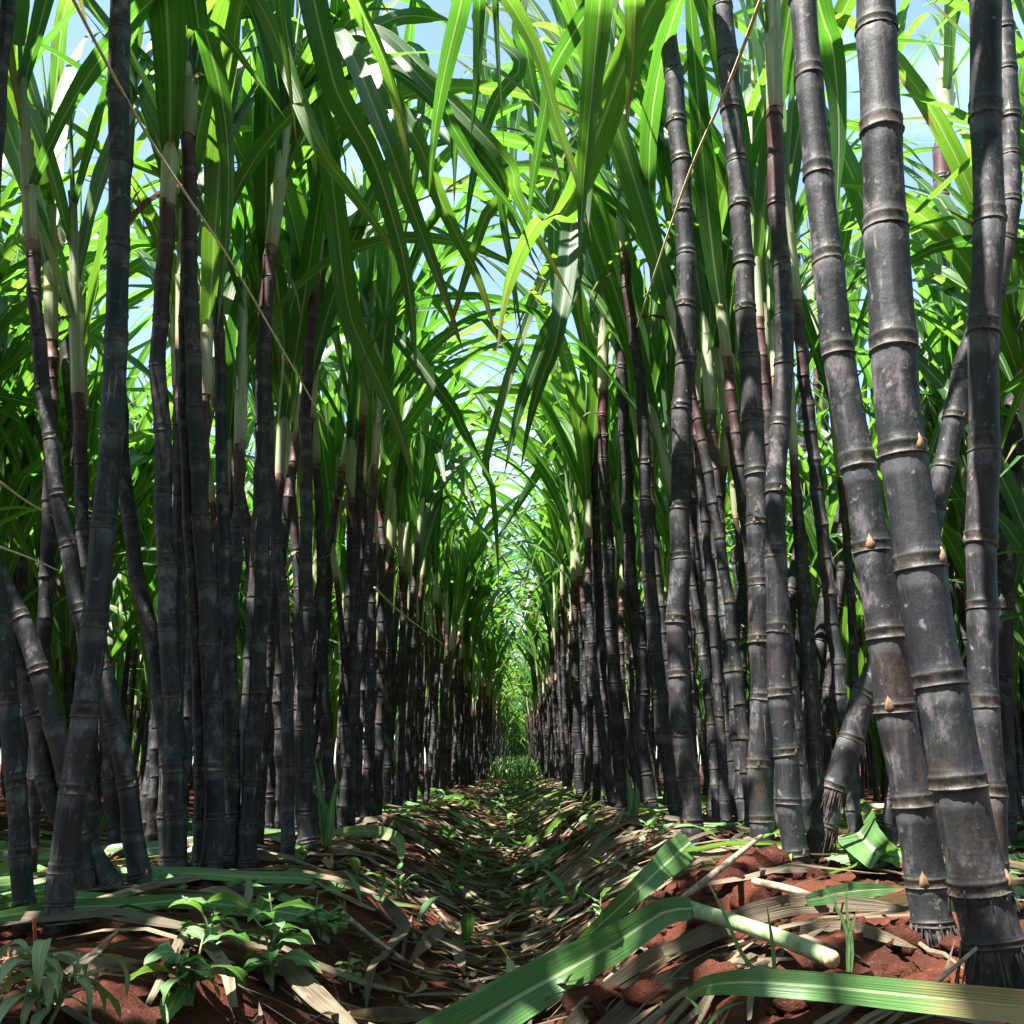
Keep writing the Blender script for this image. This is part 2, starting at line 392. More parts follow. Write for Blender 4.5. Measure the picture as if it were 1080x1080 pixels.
# ---- stalk
PROF = [(0, 1.0), (.008, 1.075), (.018, 1.07), (.027, 1.01), (.06, 1.02), (.098, 1.025), (.116, 1.05), (.134, 1.045), (.152, .985), (.22, .972), (.4, .955), (.62, .955), (.82, .972), (.93, .995), (.985, .992)]
PROF_LO = [(0, 1.0), (.012, 1.10), (.035, 1.03), (.12, 1.06), (.16, .98), (.5, .955), (.93, .99)]
def stalk_arrays(C, rad, nodes, rng, ns=16, prof=PROF, age_top=1., zig=.10, flare=True):
    """C (n,3) centreline base->top, rad (n,), nodes = arc positions of the nodes"""
    C = np.asarray(C); s = np.concatenate([[0], np.cumsum(np.linalg.norm(np.diff(C, axis=0), axis=1))]); L = s[-1]
    nodes = np.array([x for x in nodes if 0 <= x < L-.01]); ext = np.concatenate([nodes, [L]])
    if nodes[0] > .004: ext = np.concatenate([[nodes[0]-max(nodes[0]*1.0, .03)], ext])
    arc = []; prm = []; v = []
    for k in range(len(ext)-1):
        Ln = ext[k+1]-ext[k]
        for f, r in prof:
            a = ext[k]+f*Ln
            if a < 0: continue
            arc.append(a); prm.append(r); v.append(k+f)
    arc.append(L); prm.append(1.0); v.append(len(ext)-1.001)
    arc = np.array(arc); prm = np.array(prm); v = np.array(v)
    P = np.stack([np.interp(arc, s, C[:, i]) for i in range(3)], -1); Rr = np.interp(arc, s, rad)
    ang = rng.uniform(0, 2*PI); zg = np.array([(1 if k % 2 else -1)*rng.uniform(.4, 1.3)*zig for k in range(len(ext))]); zg[0] = 0
    zz = np.interp(arc, ext, zg)*Rr
    P = P+np.stack([np.cos(ang)*zz, np.sin(ang)*zz, 0*zz], -1)
    bulge = np.array([rng.uniform(.97, 1.03) for _ in ext]); Rr = Rr*bulge[np.clip(np.floor(v).astype(int), 0, len(ext)-1)]
    if flare: Rr = Rr*(1+.18*np.exp(-arc/(2.2*Rr.mean())))
    t = np.gradient(P, axis=0); t /= np.linalg.norm(t, axis=1)[:, None]+1e-12
    # ring tilt follows the mean direction only
    x = np.cross(np.array([0, 1., 0]), t); x /= np.linalg.norm(x, axis=1)[:, None]; y = np.cross(t, x)
    th = np.arange(ns)*2*PI/ns
    lip = (prm > 1.062)
    jit = 1+np.where(lip[:, None], RS.uniform(-.03, .03, (len(arc), ns)), RS.uniform(-.006, .006, (len(arc), ns)))
    tilt = (np.array([rng.uniform(-.10, .10) for _ in ext])[np.clip(np.floor(v+.02).astype(int), 0, len(ext)-1)])
    fr = v-np.floor(v); tl = tilt*np.exp(-np.minimum(fr, 1-fr)*9)
    rr = (Rr*prm)[:, None]*jit
    V = P[:, None]+rr[..., None]*(np.cos(th)[None, :, None]*x[:, None]+np.sin(th)[None, :, None]*y[:, None])
    V = V+(tl[:, None]*Rr[:, None]*np.cos(th+ang)[None])[..., None]*t[:, None]
    A = np.zeros((len(arc), ns, 3)); A[..., 0] = (arc/L*age_top)[:, None]; A[..., 1] = (v+1000*0)[:, None]; A[..., 2] = rng.random()
    info = [(np.array([np.interp(nd, arc, P[:, i]) for i in range(3)]), float(np.interp(nd, arc, Rr)), np.array([np.interp(nd, arc, t[:, i]) for i in range(3)])) for nd in nodes]
    return (V.reshape(-1, 3), grid_faces(len(arc), ns, True), A.reshape(-1, 3)), info
def auto_nodes(L, rng, mean, base=.5):
    out = [.012+rng.uniform(0, .01)]
    while out[-1] < L-.02:
        f = min(1, base+out[-1]/.25*(1-base)); g = 1 if out[-1] < L*.75 else 1-.45*(out[-1]/L-.75)/.25
        out.append(out[-1]+mean*f*g*rng.uniform(.82, 1.18))
    return out
def bud_arrays(p, r, t, ang, size):
    """pointed scale lying on the rind just above a node"""
    t = t/np.linalg.norm(t); o = np.array([math.cos(ang), math.sin(ang), 0]); o -= o.dot(t)*t; o /= np.linalg.norm(o); w = np.cross(t, o)
    V = []; A = []
    for k, (h, ww, d) in enumerate([(0, .55, .18), (.18, .95, .34), (.42, .9, .42), (.68, .58, .34), (.88, .25, .2), (1.05, .02, .06)]):
        for u in (-1, -.5, 0, .5, 1):
            c = 1-u*u*.9
            V.append(p+t*(h*size*1.25+.12*size)+w*(u*ww*size*.5)+o*(r*(1.0 if abs(u) < .9 else .96)+d*c*size*.62-(u*ww*size*.5)**2/(2*r)))
            A.append((u, h, 0))
    return np.array(V), grid_faces(6, 5), np.array(A)
def root_arrays(b, p, r, t, rng, n, length, spread=1.):
    for k in range(n):
        a = 2*PI*k/n+rng.uniform(-.2, .2); o = np.array([math.cos(a), math.sin(a), 0])
        L = length*rng.choice((.25, .4, .6, .8, 1., 1.2))*rng.uniform(.8, 1.2); q = p+o*r*.96+t*rng.uniform(-.002, .004)
        e = spread*rng.uniform(.25, .8)
        pts = [q, q+o*L*.22*e-t*L*.3, q+o*L*(.45*e)-t*L*.68, q+o*L*(.55*e+.1*rng.uniform(-1, 1))-t*L]
        b.add(*tube(catmull(pts, 6), np.linspace(.0013, .0004, 6)*rng.uniform(.5, 1.1)*(.75+r*12), 5))

# ------------------------------------------------------------------ traced canes
# (label, points top->bottom in photo pixels, width top, width bottom, has its sheath in view, internode px, options)
HERO = [
 ('near_left', 'thickest cane of the left row, smooth blue-black, rising through the whole photo',
  [(127,0),(125,95),(126,200),(124,300),(122,360),(118,463),(108,560),(100,662),(89,752),(76,843),(66,917),(60,990)], 22, 30, 0, 0, dict(nodes=[32,100,173,262,362,463,560,662,752,843,917])),
 ('', 'long cane bowed from the far left, passing behind the thickest left cane',
  [(33,250),(37,317),(40,360),(50,443),(60,517),(73,587),(83,637),(97,680),(115,735),(130,803),(141,880),(150,945)], 14, 24, 1, 62, {}),
 ('', 'brownish cane with a leafy top, leaning left above the thickest left cane',
  [(62,245),(67,300),(69,357),(77,437),(85,510),(93,575),(104,670),(114,770),(124,905)], 12, 19, 1, 56, {}),
 ('', 'thin dark cane at the left edge, curving out under a pale sheath',
  [(33,415),(31,450),(27,503),(25,567),(23,627),(25,680),(30,760),(36,880)], 9, 14, 1, 38, {}),
 ('', 'thick cane cut by the left edge, its foot ringed by a pale band',
  [(-12,560),(-4,620),(4,680),(8,720),(15,817),(22,887),(24,985)], 19, 23, 0, 78, {}),
 ('', 'cane slanting from the left edge to a foot right of the thickest left cane',
  [(-40,540),(-5,615),(15,670),(28,715),(46,795),(60,855),(93,895),(124,950)], 20, 24, 0, 60, {}),
 ('', 'cane slanting behind the thickest left cane, its foot hidden by that cane',
  [(-8,590),(25,660),(50,740),(67,803),(82,870),(90,952)], 19, 25, 0, 66, {}),
 ('', 'maroon-brown leaning cane with torn dry sheath strips, between two upright left canes',
  [(127,440),(129,480),(134,527),(143,593),(157,660),(170,730),(176,800),(178,925)], 15, 21, 0, 66, {}),
 ('', 'upright green-black cane under a tall pale sheath, left of the twin canes',
  [(177,212),(174,277),(169,333),(167,380),(170,443),(172,500),(173,560),(177,627),(180,713),(183,770),(185,830),(187,938)], 16, 24, 1, 64, {}),
 ('', 'front cane of the twin pair in the left row, brown sheath at the very top',
  [(198,140),(200,200),(200,277),(203,353),(206,437),(210,503),(213,560),(218,627),(222,713),(225,770),(226,853),(221,936)], 15, 24, 1, 62, {}),
 ('', 'thinner rear cane of the twin pair, half hidden by its neighbour',
  [(194,430),(198,527),(202,593),(206,660),(209,720),(212,790),(212,887),(210,935)], 12, 17, 0, 60, {}),
 ('', 'slim black cane with pink-lit flecks, just right of the twin canes',
  [(229,258),(229,300),(231,353),(233,400),(233,450),(235,527),(238,593),(241,660),(243,717),(245,820),(243,922)], 11, 19, 1, 48, {}),
 ('', 'slender cane crossing behind the tall straight sheathed cane of the left row',
  [(257,295),(252,330),(247,370),(247,443),(252,510),(261,560),(268,610),(276,700),(283,890)], 10, 16, 1, 46, {}),
 ('', 'straight cane under a bright pale sheath split by a yellow leaf, in the left row',
  [(287,255),(283,290),(280,333),(277,377),(277,437),(277,493),(277,560),(276,643),(272,713),(267,787),(263,853),(260,922)], 14, 21, 1, 46, {}),
 ('', 'thin curved cane close right of the straight pale-sheathed left cane',
  [(284,470),(287,527),(296,610),(302,677),(303,720),(304,820),(303,910)], 10, 16, 0, 48, {}),
 ('', 'knotty cane with dark sheath top, rightmost thick cane of the left row',
  [(333,290),(330,330),(326,370),(322,443),(323,493),(323,560),(323,627),(321,713),(320,787),(322,860),(323,904)], 11, 19, 1, 42, {}),
 ('', 'short tan-topped cane, sunlit on one side, in the left row',
  [(306,505),(309,540),(313,590),(316,650),(316,740),(314,890)], 10, 14, 1, 40, {}),
 ('', 'slim cane partly behind the knotty left cane',
  [(333,480),(337,540),(339,600),(340,660),(341,713),(345,787),(350,884)], 9, 14, 1, 40, {}),
 ('', 'thin upright cane with a pale sheath, last clear one before the left wall of stems',
  [(382,510),(380,540),(377,577),(378,643),(375,710),(374,780),(373,872)], 8, 12, 1, 32, {}),
 ('', 'thin straight cane with white sheath beside the last clear cane of the left row',
  [(392,520),(392,560),(390,627),(388,710),(390,780),(388,866)], 9, 12, 1, 30, {}),
 ('', 'short-sheathed slim cane at the start of the crowded left wall of stems',
  [(412,575),(411,610),(409,660),(407,720),(408,780),(406,862)], 9, 12, 1, 30, {}),
 # right row
 ('near_right', 'thickest cane of all, nearest on the right, with orange buds and hanging roots',
  [(924,0,42),(927,70,41),(929,145,42),(936,248,45),(941,350,47),(946,420,47),(955,485,48),(970,600,51),(983,680,51),(994,727,52),(1011,835,56),(1035,937,61),(1048,1003,62),(1056,1053,66)], 42, 64, 0, 0, dict(nodes=[33,143,248,367,485,600,717,835,937,1005], buds=[(600,.5),(937,.65),(485,.35)], roots=[1005,937], mean=.07)),
 ('', 'second thick cane on the right, beside the thickest, with tan buds and pink foot',
  [(847,0,28),(853,80,29),(863,180,31),(873,277,32),(885,377,33),(904,487,36),(921,583,40),(935,673,41),(946,757,42),(963,843,43),(977,927,44),(984,977,43),(993,1012,44)], 28, 45, 0, 0, dict(nodes=[5,80,180,277,378,487,583,673,757,843,927,979], buds=[(583,-.3),(757,-.45),(927,-.35),(1000,.3)], roots=[979])),
 ('', 'straight black cane standing right of the thickest cane, purple wax below each node',
  [(1038,-5),(1040,123),(1042,233),(1038,353),(1037,477),(1036,577),(1035,650),(1037,713),(1039,753),(1043,830),(1047,913),(1052,975)], 32, 33, 0, 0, dict(nodes=[0,125,236,352,478,578,652,752,832,910])),
 ('', 'S-shaped dark cane crossing behind the black cane at right down to a root-covered foot',
  [(1055,-10),(1063,80),(1066,170),(1061,250),(1042,325),(1018,380),(1007,443),(990,515),(972,590),(940,675),(911,737),(897,782),(877,840),(856,920)], 20, 29, 0, 56, dict(roots_all=1)),
 ('', 'dark cane at the right edge with a pale sunlit top',
  [(1096,200),(1085,290),(1077,370),(1068,460),(1060,560),(1056,660),(1056,760),(1060,905)], 22, 26, 0, 70, {}),
 ('', 'slim cane with a long pale green sheath, seen between the two thickest right canes',
  [(995,140),(993,190),(991,240),(988,290),(987,360),(984,430),(980,520),(982,620),(990,740),(1000,860)], 18, 18, 1, 46, {}),
 ('', 'right row cane with a broad pale sheath at its top and pinkish sunlit middle',
  [(817,110),(819,200),(823,267),(828,333),(827,370),(823,450),(818,503),(818,560),(820,637),(822,713),(826,763),(833,853),(841,923)], 17, 28, 1, 66, {}),
 ('', 'jet-black straight cane left of the pink-lit cane in the right row',
  [(762,0),(766,50),(772,123),(779,193),(784,277),(788,350),(793,427),(796,493),(799,553),(801,660),(803,713),(801,820),(805,897)], 21, 25, 0, 62, {}),
 ('', 'tall dark cane with red and white bands on top, leftmost thick right cane',
  [(702,0),(706,50),(713,117),(719,200),(723,270),(724,340),(720,430),(718,520),(716,600),(715,720),(722,800),(734,893)], 20, 24, 0, 55, {}),
 ('', 'cane with a red band under a bright white sheath, pink sun patches low down',
  [(658,262),(662,310),(668,350),(674,393),(679,460),(680,527),(684,593),(689,660),(694,720),(700,775),(708,820),(718,870)], 11, 19, 1, 42, {}),
 ('', 'dark cane behind the white-sheathed cane, leftish and slightly leaning',
  [(647,285),(651,330),(655,377),(658,443),(662,503),(663,560),(667,620),(675,660),(677,713),(675,770),(681,820),(690,862)], 11, 16, 1, 40, {}),
 ('', 'slim cane under a tall sunlit sheath, at the inner edge of the right row',
  [(636,410),(636,460),(637,510),(641,560),(643,627),(647,713),(650,753),(656,840),(660,862)], 11, 15, 1, 34, {}),
 ('', 'thin upright cane with green sheath in the gap of the right row',
  [(758,345),(757,400),(757,460),(755,560),(752,660),(750,740),(748,850)], 9, 14, 1, 38, {}),
 ('', 'pink sunlit cane in the crooked cluster, straight upper one',
  [(838,258),(842,320),(847,393),(847,443),(846,500),(840,570),(838,680),(845,850)], 11, 18, 1, 40, {}),
 ('', 'crooked pink-lit cane bending left at its middle',
  [(861,360),(865,410),(867,460),(863,500),(853,545),(843,580),(834,630),(830,700),(832,860)], 12, 18, 1, 38, {}),
 ('', 'narrow pinkish cane running close behind the broad-sheathed cane',
  [(803,190),(806,230),(808,290),(814,340),(810,400),(806,470),(802,560),(798,700),(795,868)], 10, 17, 1, 40, {}),
 ('', 'dark cane with a white sun spot near its foot in the right row',
  [(776,395),(777,440),(778,540),(781,620),(780,690),(776,750),(776,850)], 12, 18, 1, 40, {}),
 ('', 'leaning dark cane narrowing upward, left of the second thick right cane',
  [(893,480),(890,527),(883,567),(871,640),(862,693),(856,740),(851,790),(846,862)], 14, 23, 0, 50, {}),
 ('', 'thin dark cane behind the leaning one, near the second thick right cane',
  [(889,560),(886,620),(880,660),(876,720),(868,790),(862,866)], 10, 18, 0, 44, {}),
 ('', 'short dark stub of cane leaning behind the second thick right cane',
  [(952,790),(945,840),(938,875),(928,915)], 18, 24, 0, 36, dict(stub=1)),
 ('', 'thin cane with white sun flecks just right of the thickest cane',
  [(1003,470),(1003,543),(1001,620),(1002,700),(1006,780),(1010,862)], 9, 14, 1, 34, {}),
 ('', 'slim dark cane left of the sunlit inner-edge sheath, at the wall of right stems',
  [(626,430),(627,500),(629,560),(632,640),(636,740),(641,856)], 8, 13, 1, 32, {}),
 ('', 'thin cane under white lit sheath, inner edge of the right wall of stems',
  [(606,610),(606,650),(607,700),(609,760),(612,845)], 8, 11, 1, 26, {}),
]
SUNAZ = None
heroes = []
def add_leaves(root, P, Tn, scale, rng, nl, avoid=None, name='leaf'):
    """individual leaves of one cane as children"""
    q = Vector((0, 0, 1)).rotation_difference(Vector(Tn))
    for vi, h, az, s in crown_spec(rng, nl):
        if avoid: az = avoid(az, rng)
        m4 = Matrix.Translation(Vector(P)+Vector(Tn)*h) @ q.to_matrix().to_4x4() @ Matrix.Rotation(az, 4, 'Z') @ Matrix.Scale(s*scale, 4)
        link(name, LEAF[vi], root, M4=m4)
for hi, (key, label, pts, w0, w1, vis, pitch, opt) in enumerate(HERO):
    rng = random.Random(900+hi)
    base = hit(pts[-1][0], pts[-1][1], smooth_T)
    Y = base.y
    n = len(pts); ys = [p[1] for p in pts]
    if len(pts[0]) == 2:
        pts = [(p[0], p[1], w0+(w1-w0)*((p[1]-ys[0])/(ys[-1]-ys[0]))**1.2) for p in pts]
    W = [at_y(p[0], p[1], Y) for p in pts]
    dep = [(w-CAM).dot(fw) for w in W]
    rad = [p[2]*d/(2*F) for p, d in zip(pts, dep)]
    P = [np.array(w) for w in W][::-1]; rad = rad[::-1]; ypx = [p[1] for p in pts][::-1]
    if not vis and not opt.get('stub'):                       # runs on above the frame
        want = base.z+rng.uniform(1.35, 1.6)
        want = max(want, P[-1][2]+.3)
        if P[-1][2] < want:
            d = P[-1]-P[-3]; d = d/np.linalg.norm(d); d[2] = max(d[2], .75); d /= np.linalg.norm(d); d = d*.6+np.array([0, 0, .4]); d /= np.linalg.norm(d)
            k = 0
            while P[-1][2] < want and k < 12:
                P.append(P[-1]+d*.16); rad.append(max(rad[-1]*.985, .011)); ypx.append(-99); k += 1
                d = d*.8+np.array([0, 0, .25]); d /= np.linalg.norm(d)
    bz = np.array([P[0][0], P[0][1], P[0][2]])
    P = [bz-np.array([0, 0, .035])]+P[1:] if P[0][2]-P[1][2] > 0 else [P[0]+(P[0]-P[1])/np.linalg.norm(P[0]-P[1])*.04]+P
    if len(P) > len(rad): rad = [rad[0]]+rad; ypx = [ypx[0]+30]+ypx
    PR = np.hstack([np.array(P)-bz, np.array(rad)[:, None], np.array(ypx)[:, None]])
    CC = catmull(PR, 90); C, rd, yy = CC[:, :3], CC[:, 3], CC[:, 4]
    s = np.concatenate([[0], np.cumsum(np.linalg.norm(np.diff(C, axis=0), axis=1))])
    if opt.get('nodes'):
        nd = []
        for y in sorted(opt['nodes'], reverse=True):
            k = np.argmin(np.abs(yy-y)); nd.append(s[k])
        mean = np.mean(np.diff(nd))
        while nd[-1] < s[-1]-.02: nd.append(nd[-1]+mean*rng.uniform(.8, 1.0))
        if nd[0] > mean: nd = [nd[0]-mean*.7]+nd
        if nd[0] > .05: nd = [nd[0]-.04]+nd
    else:
        mean = pitch*np.mean(dep)/F
        nd = auto_nodes(s[-1], rng, mean)
    root = bpy.data.objects.new('sugarcane_plant', None); col.objects.link(root); root.location = bz
    root.empty_display_size = .05
    tag(root, label, 'sugarcane', 'traced' and 'tall dark sugarcanes standing along the path')
    big = rad[0] > .016 or w1 > 20
    arr, info = stalk_arrays(C, rd, nd, rng, 22 if w1 > 24 else 14, PROF, 1.0 if vis else .84, .16 if w1 < 25 else .08)
    b = Buf(); b.add(*arr); st = link('stalk', b.mesh('stalk', [M['stalk']]), root, loc=(0, 0, 0))
    # buds
    if 'buds' in opt:
        yn = [np.interp(i_[0][2], C[:, 2], yy) for i_ in info]
        for yb, off in opt['buds']:
            k = int(np.argmin(np.abs(np.array(yn)-yb))); p, r, t = info[k]
            b = Buf(); b.add(*bud_arrays(p, r, t, -PI/2+off*1.3, .0112)); link('bud', b.mesh('bud', [M['bud']]), st, loc=(0, 0, 0))
    elif w1 >= 15:
        sgn = rng.choice((-1, 1)); a0 = rng.uniform(0, 2*PI)
        for k, (p, r, t) in enumerate(info[1:-1]):
            a = a0+PI*k+rng.uniform(-.3, .3)
            if math.sin(a) > .25: continue
            b = Buf(); b.add(*bud_arrays(p, r, t, a, max(.006, r*.45))); link('bud', b.mesh('bud', [M['dull_bud']]), st, loc=(0, 0, 0))
    # aerial roots
    b = Buf()
    if 'roots' in opt:
        yn = [np.interp(i_[0][2], C[:, 2], yy) for i_ in info]
        for q, yr in enumerate(opt['roots']):
            k = int(np.argmin(np.abs(np.array(yn)-yr))); p, r, t = info[k]
            b = Buf(); root_arrays(b, p, r*1.02, t, rng, 48 if q == 0 else 16, .050 if q == 0 else .018, 1.0)
            link('prop_roots', b.mesh('prop_roots', [M['root']]), root, loc=(0, 0, 0))
        b = Buf(); p, r, t = info[0]; root_arrays(b, p, r, t, rng, 18, .04, 1.6)
    elif w1 >= 12:
        nn = 4 if opt.get('roots_all') else rng.choice((0, 1, 1, 2))
        for k in range(min(nn, len(info))):
            p, r, t = info[k]; root_arrays(b, p, r, t, rng, 90 if opt.get('roots_all') else rng.choice((7, 10, 14)), r*(1.7 if k else 2.0), .5)
    if b.n: link('prop_roots', b.mesh('prop_roots', [M['root']]), root, loc=(0, 0, 0))
    top = C[-1]; tn = C[-1]-C[-4]; tn /= np.linalg.norm(tn)
    heroes.append(dict(root=root, base=bz, top=top+bz, tn=tn, label=label, w=w1, rtop=rd[-1], vis=vis, Y=Y))
    if opt.get('stub'): continue
    q = Vector((0, 0, 1)).rotation_difference(Vector(tn)); sc_ = rd[-1]/.016
    m4 = Matrix.Translation(Vector(top)-Vector(tn)*.012) @ q.to_matrix().to_4x4() @ Matrix.Rotation(rng.uniform(0, 6), 4, 'Z') @ Matrix.Diagonal((sc_, sc_, max(.8, min(1.15, sc_)), 1))
    link('leaf_sheath', SHEATH[hi % 7], root, M4=m4)
    if w1 < 24:
        for q_ in range(rng.choice((1, 1, 2))):
            k = max(0, len(info)-1-rng.choice((0, 0, 1, 1, 2))); p, r, t = info[k]; a = rng.uniform(PI, 2*PI); c_, d_ = math.cos(a), math.sin(a)
            Pd = arch(rng.uniform(.08, .24), R(rng.uniform(60, 140)), R(172), .6, 12, rng.uniform(-.2, .2))
            Pd = np.stack([Pd[:, 0]*c_-Pd[:, 1]*d_+p[0]+c_*r, Pd[:, 0]*d_+Pd[:, 1]*c_+p[1]+d_*r, Pd[:, 2]+p[2]], -1)
            b = Buf(); b.add(*blade(Pd, rng.uniform(.006, .016), (-d_, c_, 0), rng.random(), .3, .2, 'strip', rng.uniform(-2.5, 2.5), 5, rng.uniform(0, 6), .4))
            link('dead_leaf', b.mesh('dead_leaf', [M['dry']]), root, loc=(0, 0, 0))
    add_leaves(root, top, tn, 1.0, rng, 4 if Y < 2.0 else 7)

# hero leaves hanging through the gap over the path, traced as curves with their own distance
HL = [  # points(px,py), widths px at start/mid, forward Y, twist
 ([(373,-40),(376,0),(397,43),(413,87),(427,150),(436,205)], 30, 1.45, .5),
 ([(492,-40),(487,0),(471,67),(459,133),(452,207)], 32, 1.5, -.3),
 ([(508,-30),(506,0),(503,83),(496,150)], 22, 1.7, .2),
 ([(340,40),(362,110),(393,167),(420,250),(433,317),(440,405)], 36, 1.6, .3),
 ([(335,150),(360,187),(390,227),(417,267),(441,305)], 24, 1.7, .4),
 ([(405,140),(427,200),(450,260),(473,323),(489,372)], 26, 1.8, -.2),
 ([(435,140),(460,200),(483,250),(507,300),(525,362)], 24, 1.9, .3),
 ([(520,-40),(537,0),(567,57),(587,127),(607,187),(624,255)], 23, 1.5, -.5),
 ([(636,-40),(633,0),(627,67),(620,140),(615,200),(611,280)], 38, 1.4, .3),
 ([(672,-30),(670,0),(667,67),(660,135)], 32, 1.6, .2),
 ([(600,215),(575,225),(552,258),(533,310),(524,372)], 40, 2.1, -.6),
 ([(460,100),(477,133),(507,180),(545,227),(561,270)], 17, 2.0, .3),
 ([(521,-40),(523,0),(527,83),(532,160)], 14, 1.6, .6),
 ([(205,-5),(214,25),(230,83),(240,150),(240,233),(229,352)], 29, 1.45, .4),
 ([(203,6),(233,33),(267,77),(302,126)], 19, 1.6, .5),
 ([(291,-30),(294,0),(303,67),(313,152)], 15, 1.6, .3),
 ([(868,20),(878,50),(885,133),(882,236)], 30, 2.0, .3),
 ([(365,310),(380,360),(403,410),(423,460),(439,520)], 30, 2.4, -.3),
 ([(470,420),(487,450),(503,480),(521,512)], 20, 3.0, .3),
 ([(592,330),(572,398),(560,440),(549,496)], 30, 2.6, .4),
 ([(602,300),(575,360),(550,425),(532,500)], 26, 2.9, .3),
 ([(516,470),(520,515),(524,567),(527,630)], 13, 3.4, .5),
 ([(590,60),(574,120),(562,190),(556,240)], 24, 2.0, -.4),
 ([(545,60),(520,110),(500,180),(488,260)], 20, 2.2, -.3),
]
_r = random.Random(808)
for k in range(22):
    x0, y0 = _r.uniform(400, 650), _r.uniform(-40, 200); dx = _r.uniform(-.35, .35)-(x0-525)/420; L_ = _r.uniform(130, 240); cv = _r.uniform(-.25, .25)
    HL.append(([(x0+dx*L_*t+cv*L_*t*t, y0+L_*(t-.25*(1-t)*t)) for t in (0, .3, .6, 1)], _r.uniform(12, 21), _r.uniform(2.1, 3.8), _r.uniform(-.7, .7)))
for k, (pp, wpx, Y, tw) in enumerate(HL):
    rng = random.Random(5000+k)
    W = [np.array(at_y(p[0], p[1], Y+.05*i)) for i, p in enumerate(pp)]
    best = min((h for h in heroes if h['w'] < 40 and h['top'][2] > 1.05 and h['rtop'] > .004), key=lambda h: np.linalg.norm((h['top']+h['tn']*.3-W[0])*np.array([1, .8, .6])))
    C0 = best['top']+best['tn']*.30
    mid = (C0*.5+W[0]*.5); mid[2] = max(C0[2]+.12, (C0[2]+W[0][2])*.5+.22)
    pts = [C0, C0*.85+mid*.15+np.array([0, 0, .08]), mid]+W
    P = catmull(np.array(pts)-best['base'], 40)
    dist = np.linalg.norm(W[len(W)//2]-np.array(CAM))
    view = W[len(W)//2]-np.array(CAM); view /= np.linalg.norm(view)
    t0 = W[-1]-W[0]; sd = np.cross(t0, view)
    sd /= np.linalg.norm(sd)
    Wd = wpx*dist/F*.8
    s = np.linspace(0, 1, 40)
    wl = Wd*np.interp(s, [0, .08, .25, .5, .68, .85, .95, 1], [.45, .55, .9, 1, .9, .55, .22, .02])
    b = Buf(); b.add(*blade(P, Wd, sd, rng.random()*.8, .22, .05, 'cane', [-.6, .0, tw, tw*1.6], 7, rng.uniform(0, 6), 0, wl))
    link('leaf', b.mesh('cane_leaf', [M['leaf']]), best['root'], loc=(0, 0, 0))

# ------------------------------------------------------------------ repeated canes along the rows
ST = []
for i in range(10):
    rng = random.Random(70+i); L = 1.0; n = 40; z = np.linspace(-.03, L, n)
    a, bq = rng.uniform(-.05, .05), rng.uniform(-.04, .04)
    C = np.stack([a*np.sin(z*2.4)+rng.uniform(-.06, .06)*z, bq*np.sin(z*2.9)+rng.uniform(-.05, .05)*z, z], -1)
    arr, info = stalk_arrays(C, np.interp(z, [0, L], [.0165, .0135]), auto_nodes(L, rng, rng.uniform(.058, .08)), rng, 10, PROF_LO, 1., .18)
    b = Buf(); b.add(*arr); ST.append((b.mesh('stalk', [M['stalk']]), C[-1], (C[-1]-C[-3])/np.linalg.norm(C[-1]-C[-3]), arr))
def row_cane(x, y, rng, label, group, hscale, low=False, lean=(0, 0)):
    me, top, tn, _ = ST[rng.randrange(10)]
    z = float(smooth_T(x, y)); root = bpy.data.objects.new('sugarcane_plant', None); col.objects.link(root)
    root.empty_display_size = .05
    root.location = (x, y, z); root.rotation_euler = (lean[1], lean[0], rng.uniform(0, 6.28))
    tag(root, label, 'sugarcane', group)
    r = rng.uniform(.85, 1.15)
    s = link('stalk', me, root, M4=Matrix.Diagonal((r, r, hscale, 1)))
    T_ = Vector((top[0]*r, top[1]*r, top[2]*hscale)); q = Vector((0, 0, 1)).rotation_difference(Vector(tn)).to_matrix().to_4x4()
    b = Matrix.Translation(T_-Vector((0, 0, .01))) @ q
    link('leaf_sheath', SHEATH[rng.randrange(7)], root, M4=b @ Matrix.Diagonal((r*.86, r*.86, 1, 1)))
    link('leaves', (CROWN_LOW if low else CROWN_THIN if y < 4.6 else CROWN)[rng.randrange(8)], root, M4=b @ Matrix.Rotation(rng.uniform(0, 6.28), 4, 'Z') @ Matrix.Scale(rng.uniform(.85, 1.1), 4))
rng = random.Random(31)
L_LM = 'slim dark cane in the crowded middle stretch of the left row'
L_RM = 'slim dark cane in the crowded middle stretch of the right row'
L_LF = 'small far cane in the distant wall of stems left of the path'
L_RF = 'small far cane in the distant wall of stems right of the path'
L_LB = 'thin cane of the next row behind the left row, seen between its stems'
L_RB = 'thin cane of the next row behind the right row, seen between its stems'
def in_row(side, y0, y1, n, xin, xout, lm, hs=(.95, 1.35), low=False):
    out = []
    for k in range(n):
        y = y0+(y1-y0)*((k+rng.random())/n)**1.25
        u = rng.random()**1.5
        x = side*(xin+(xout-xin)*u)
        if side < 0: x += .02
        out.append((x, y, rng.uniform(*hs)))
    return out
for x, y, h in in_row(-1, 2.0, 8.5, 92, .52, 1.15, 0, (.95, 1.35)):
    if y < 2.75: x = min(x, -.66)
    if y < 2.6 and rng.random() < .75: continue
    row_cane(x, y, rng, L_LM, 'canes in the middle of the left row', h, False, (rng.gauss(0, .05), rng.gauss(0, .05)))
for x, y, h in in_row(1, 2.3, 9, 92, .30, 1.05, 0, (.95, 1.35)):
    if y < 3.6: x = max(x, .55)
    if y < 3.4 and rng.random() < .15: continue
    row_cane(x, y, rng, L_RM, 'canes in the middle of the right row', h, False, (rng.gauss(0, .05), rng.gauss(0, .05)))
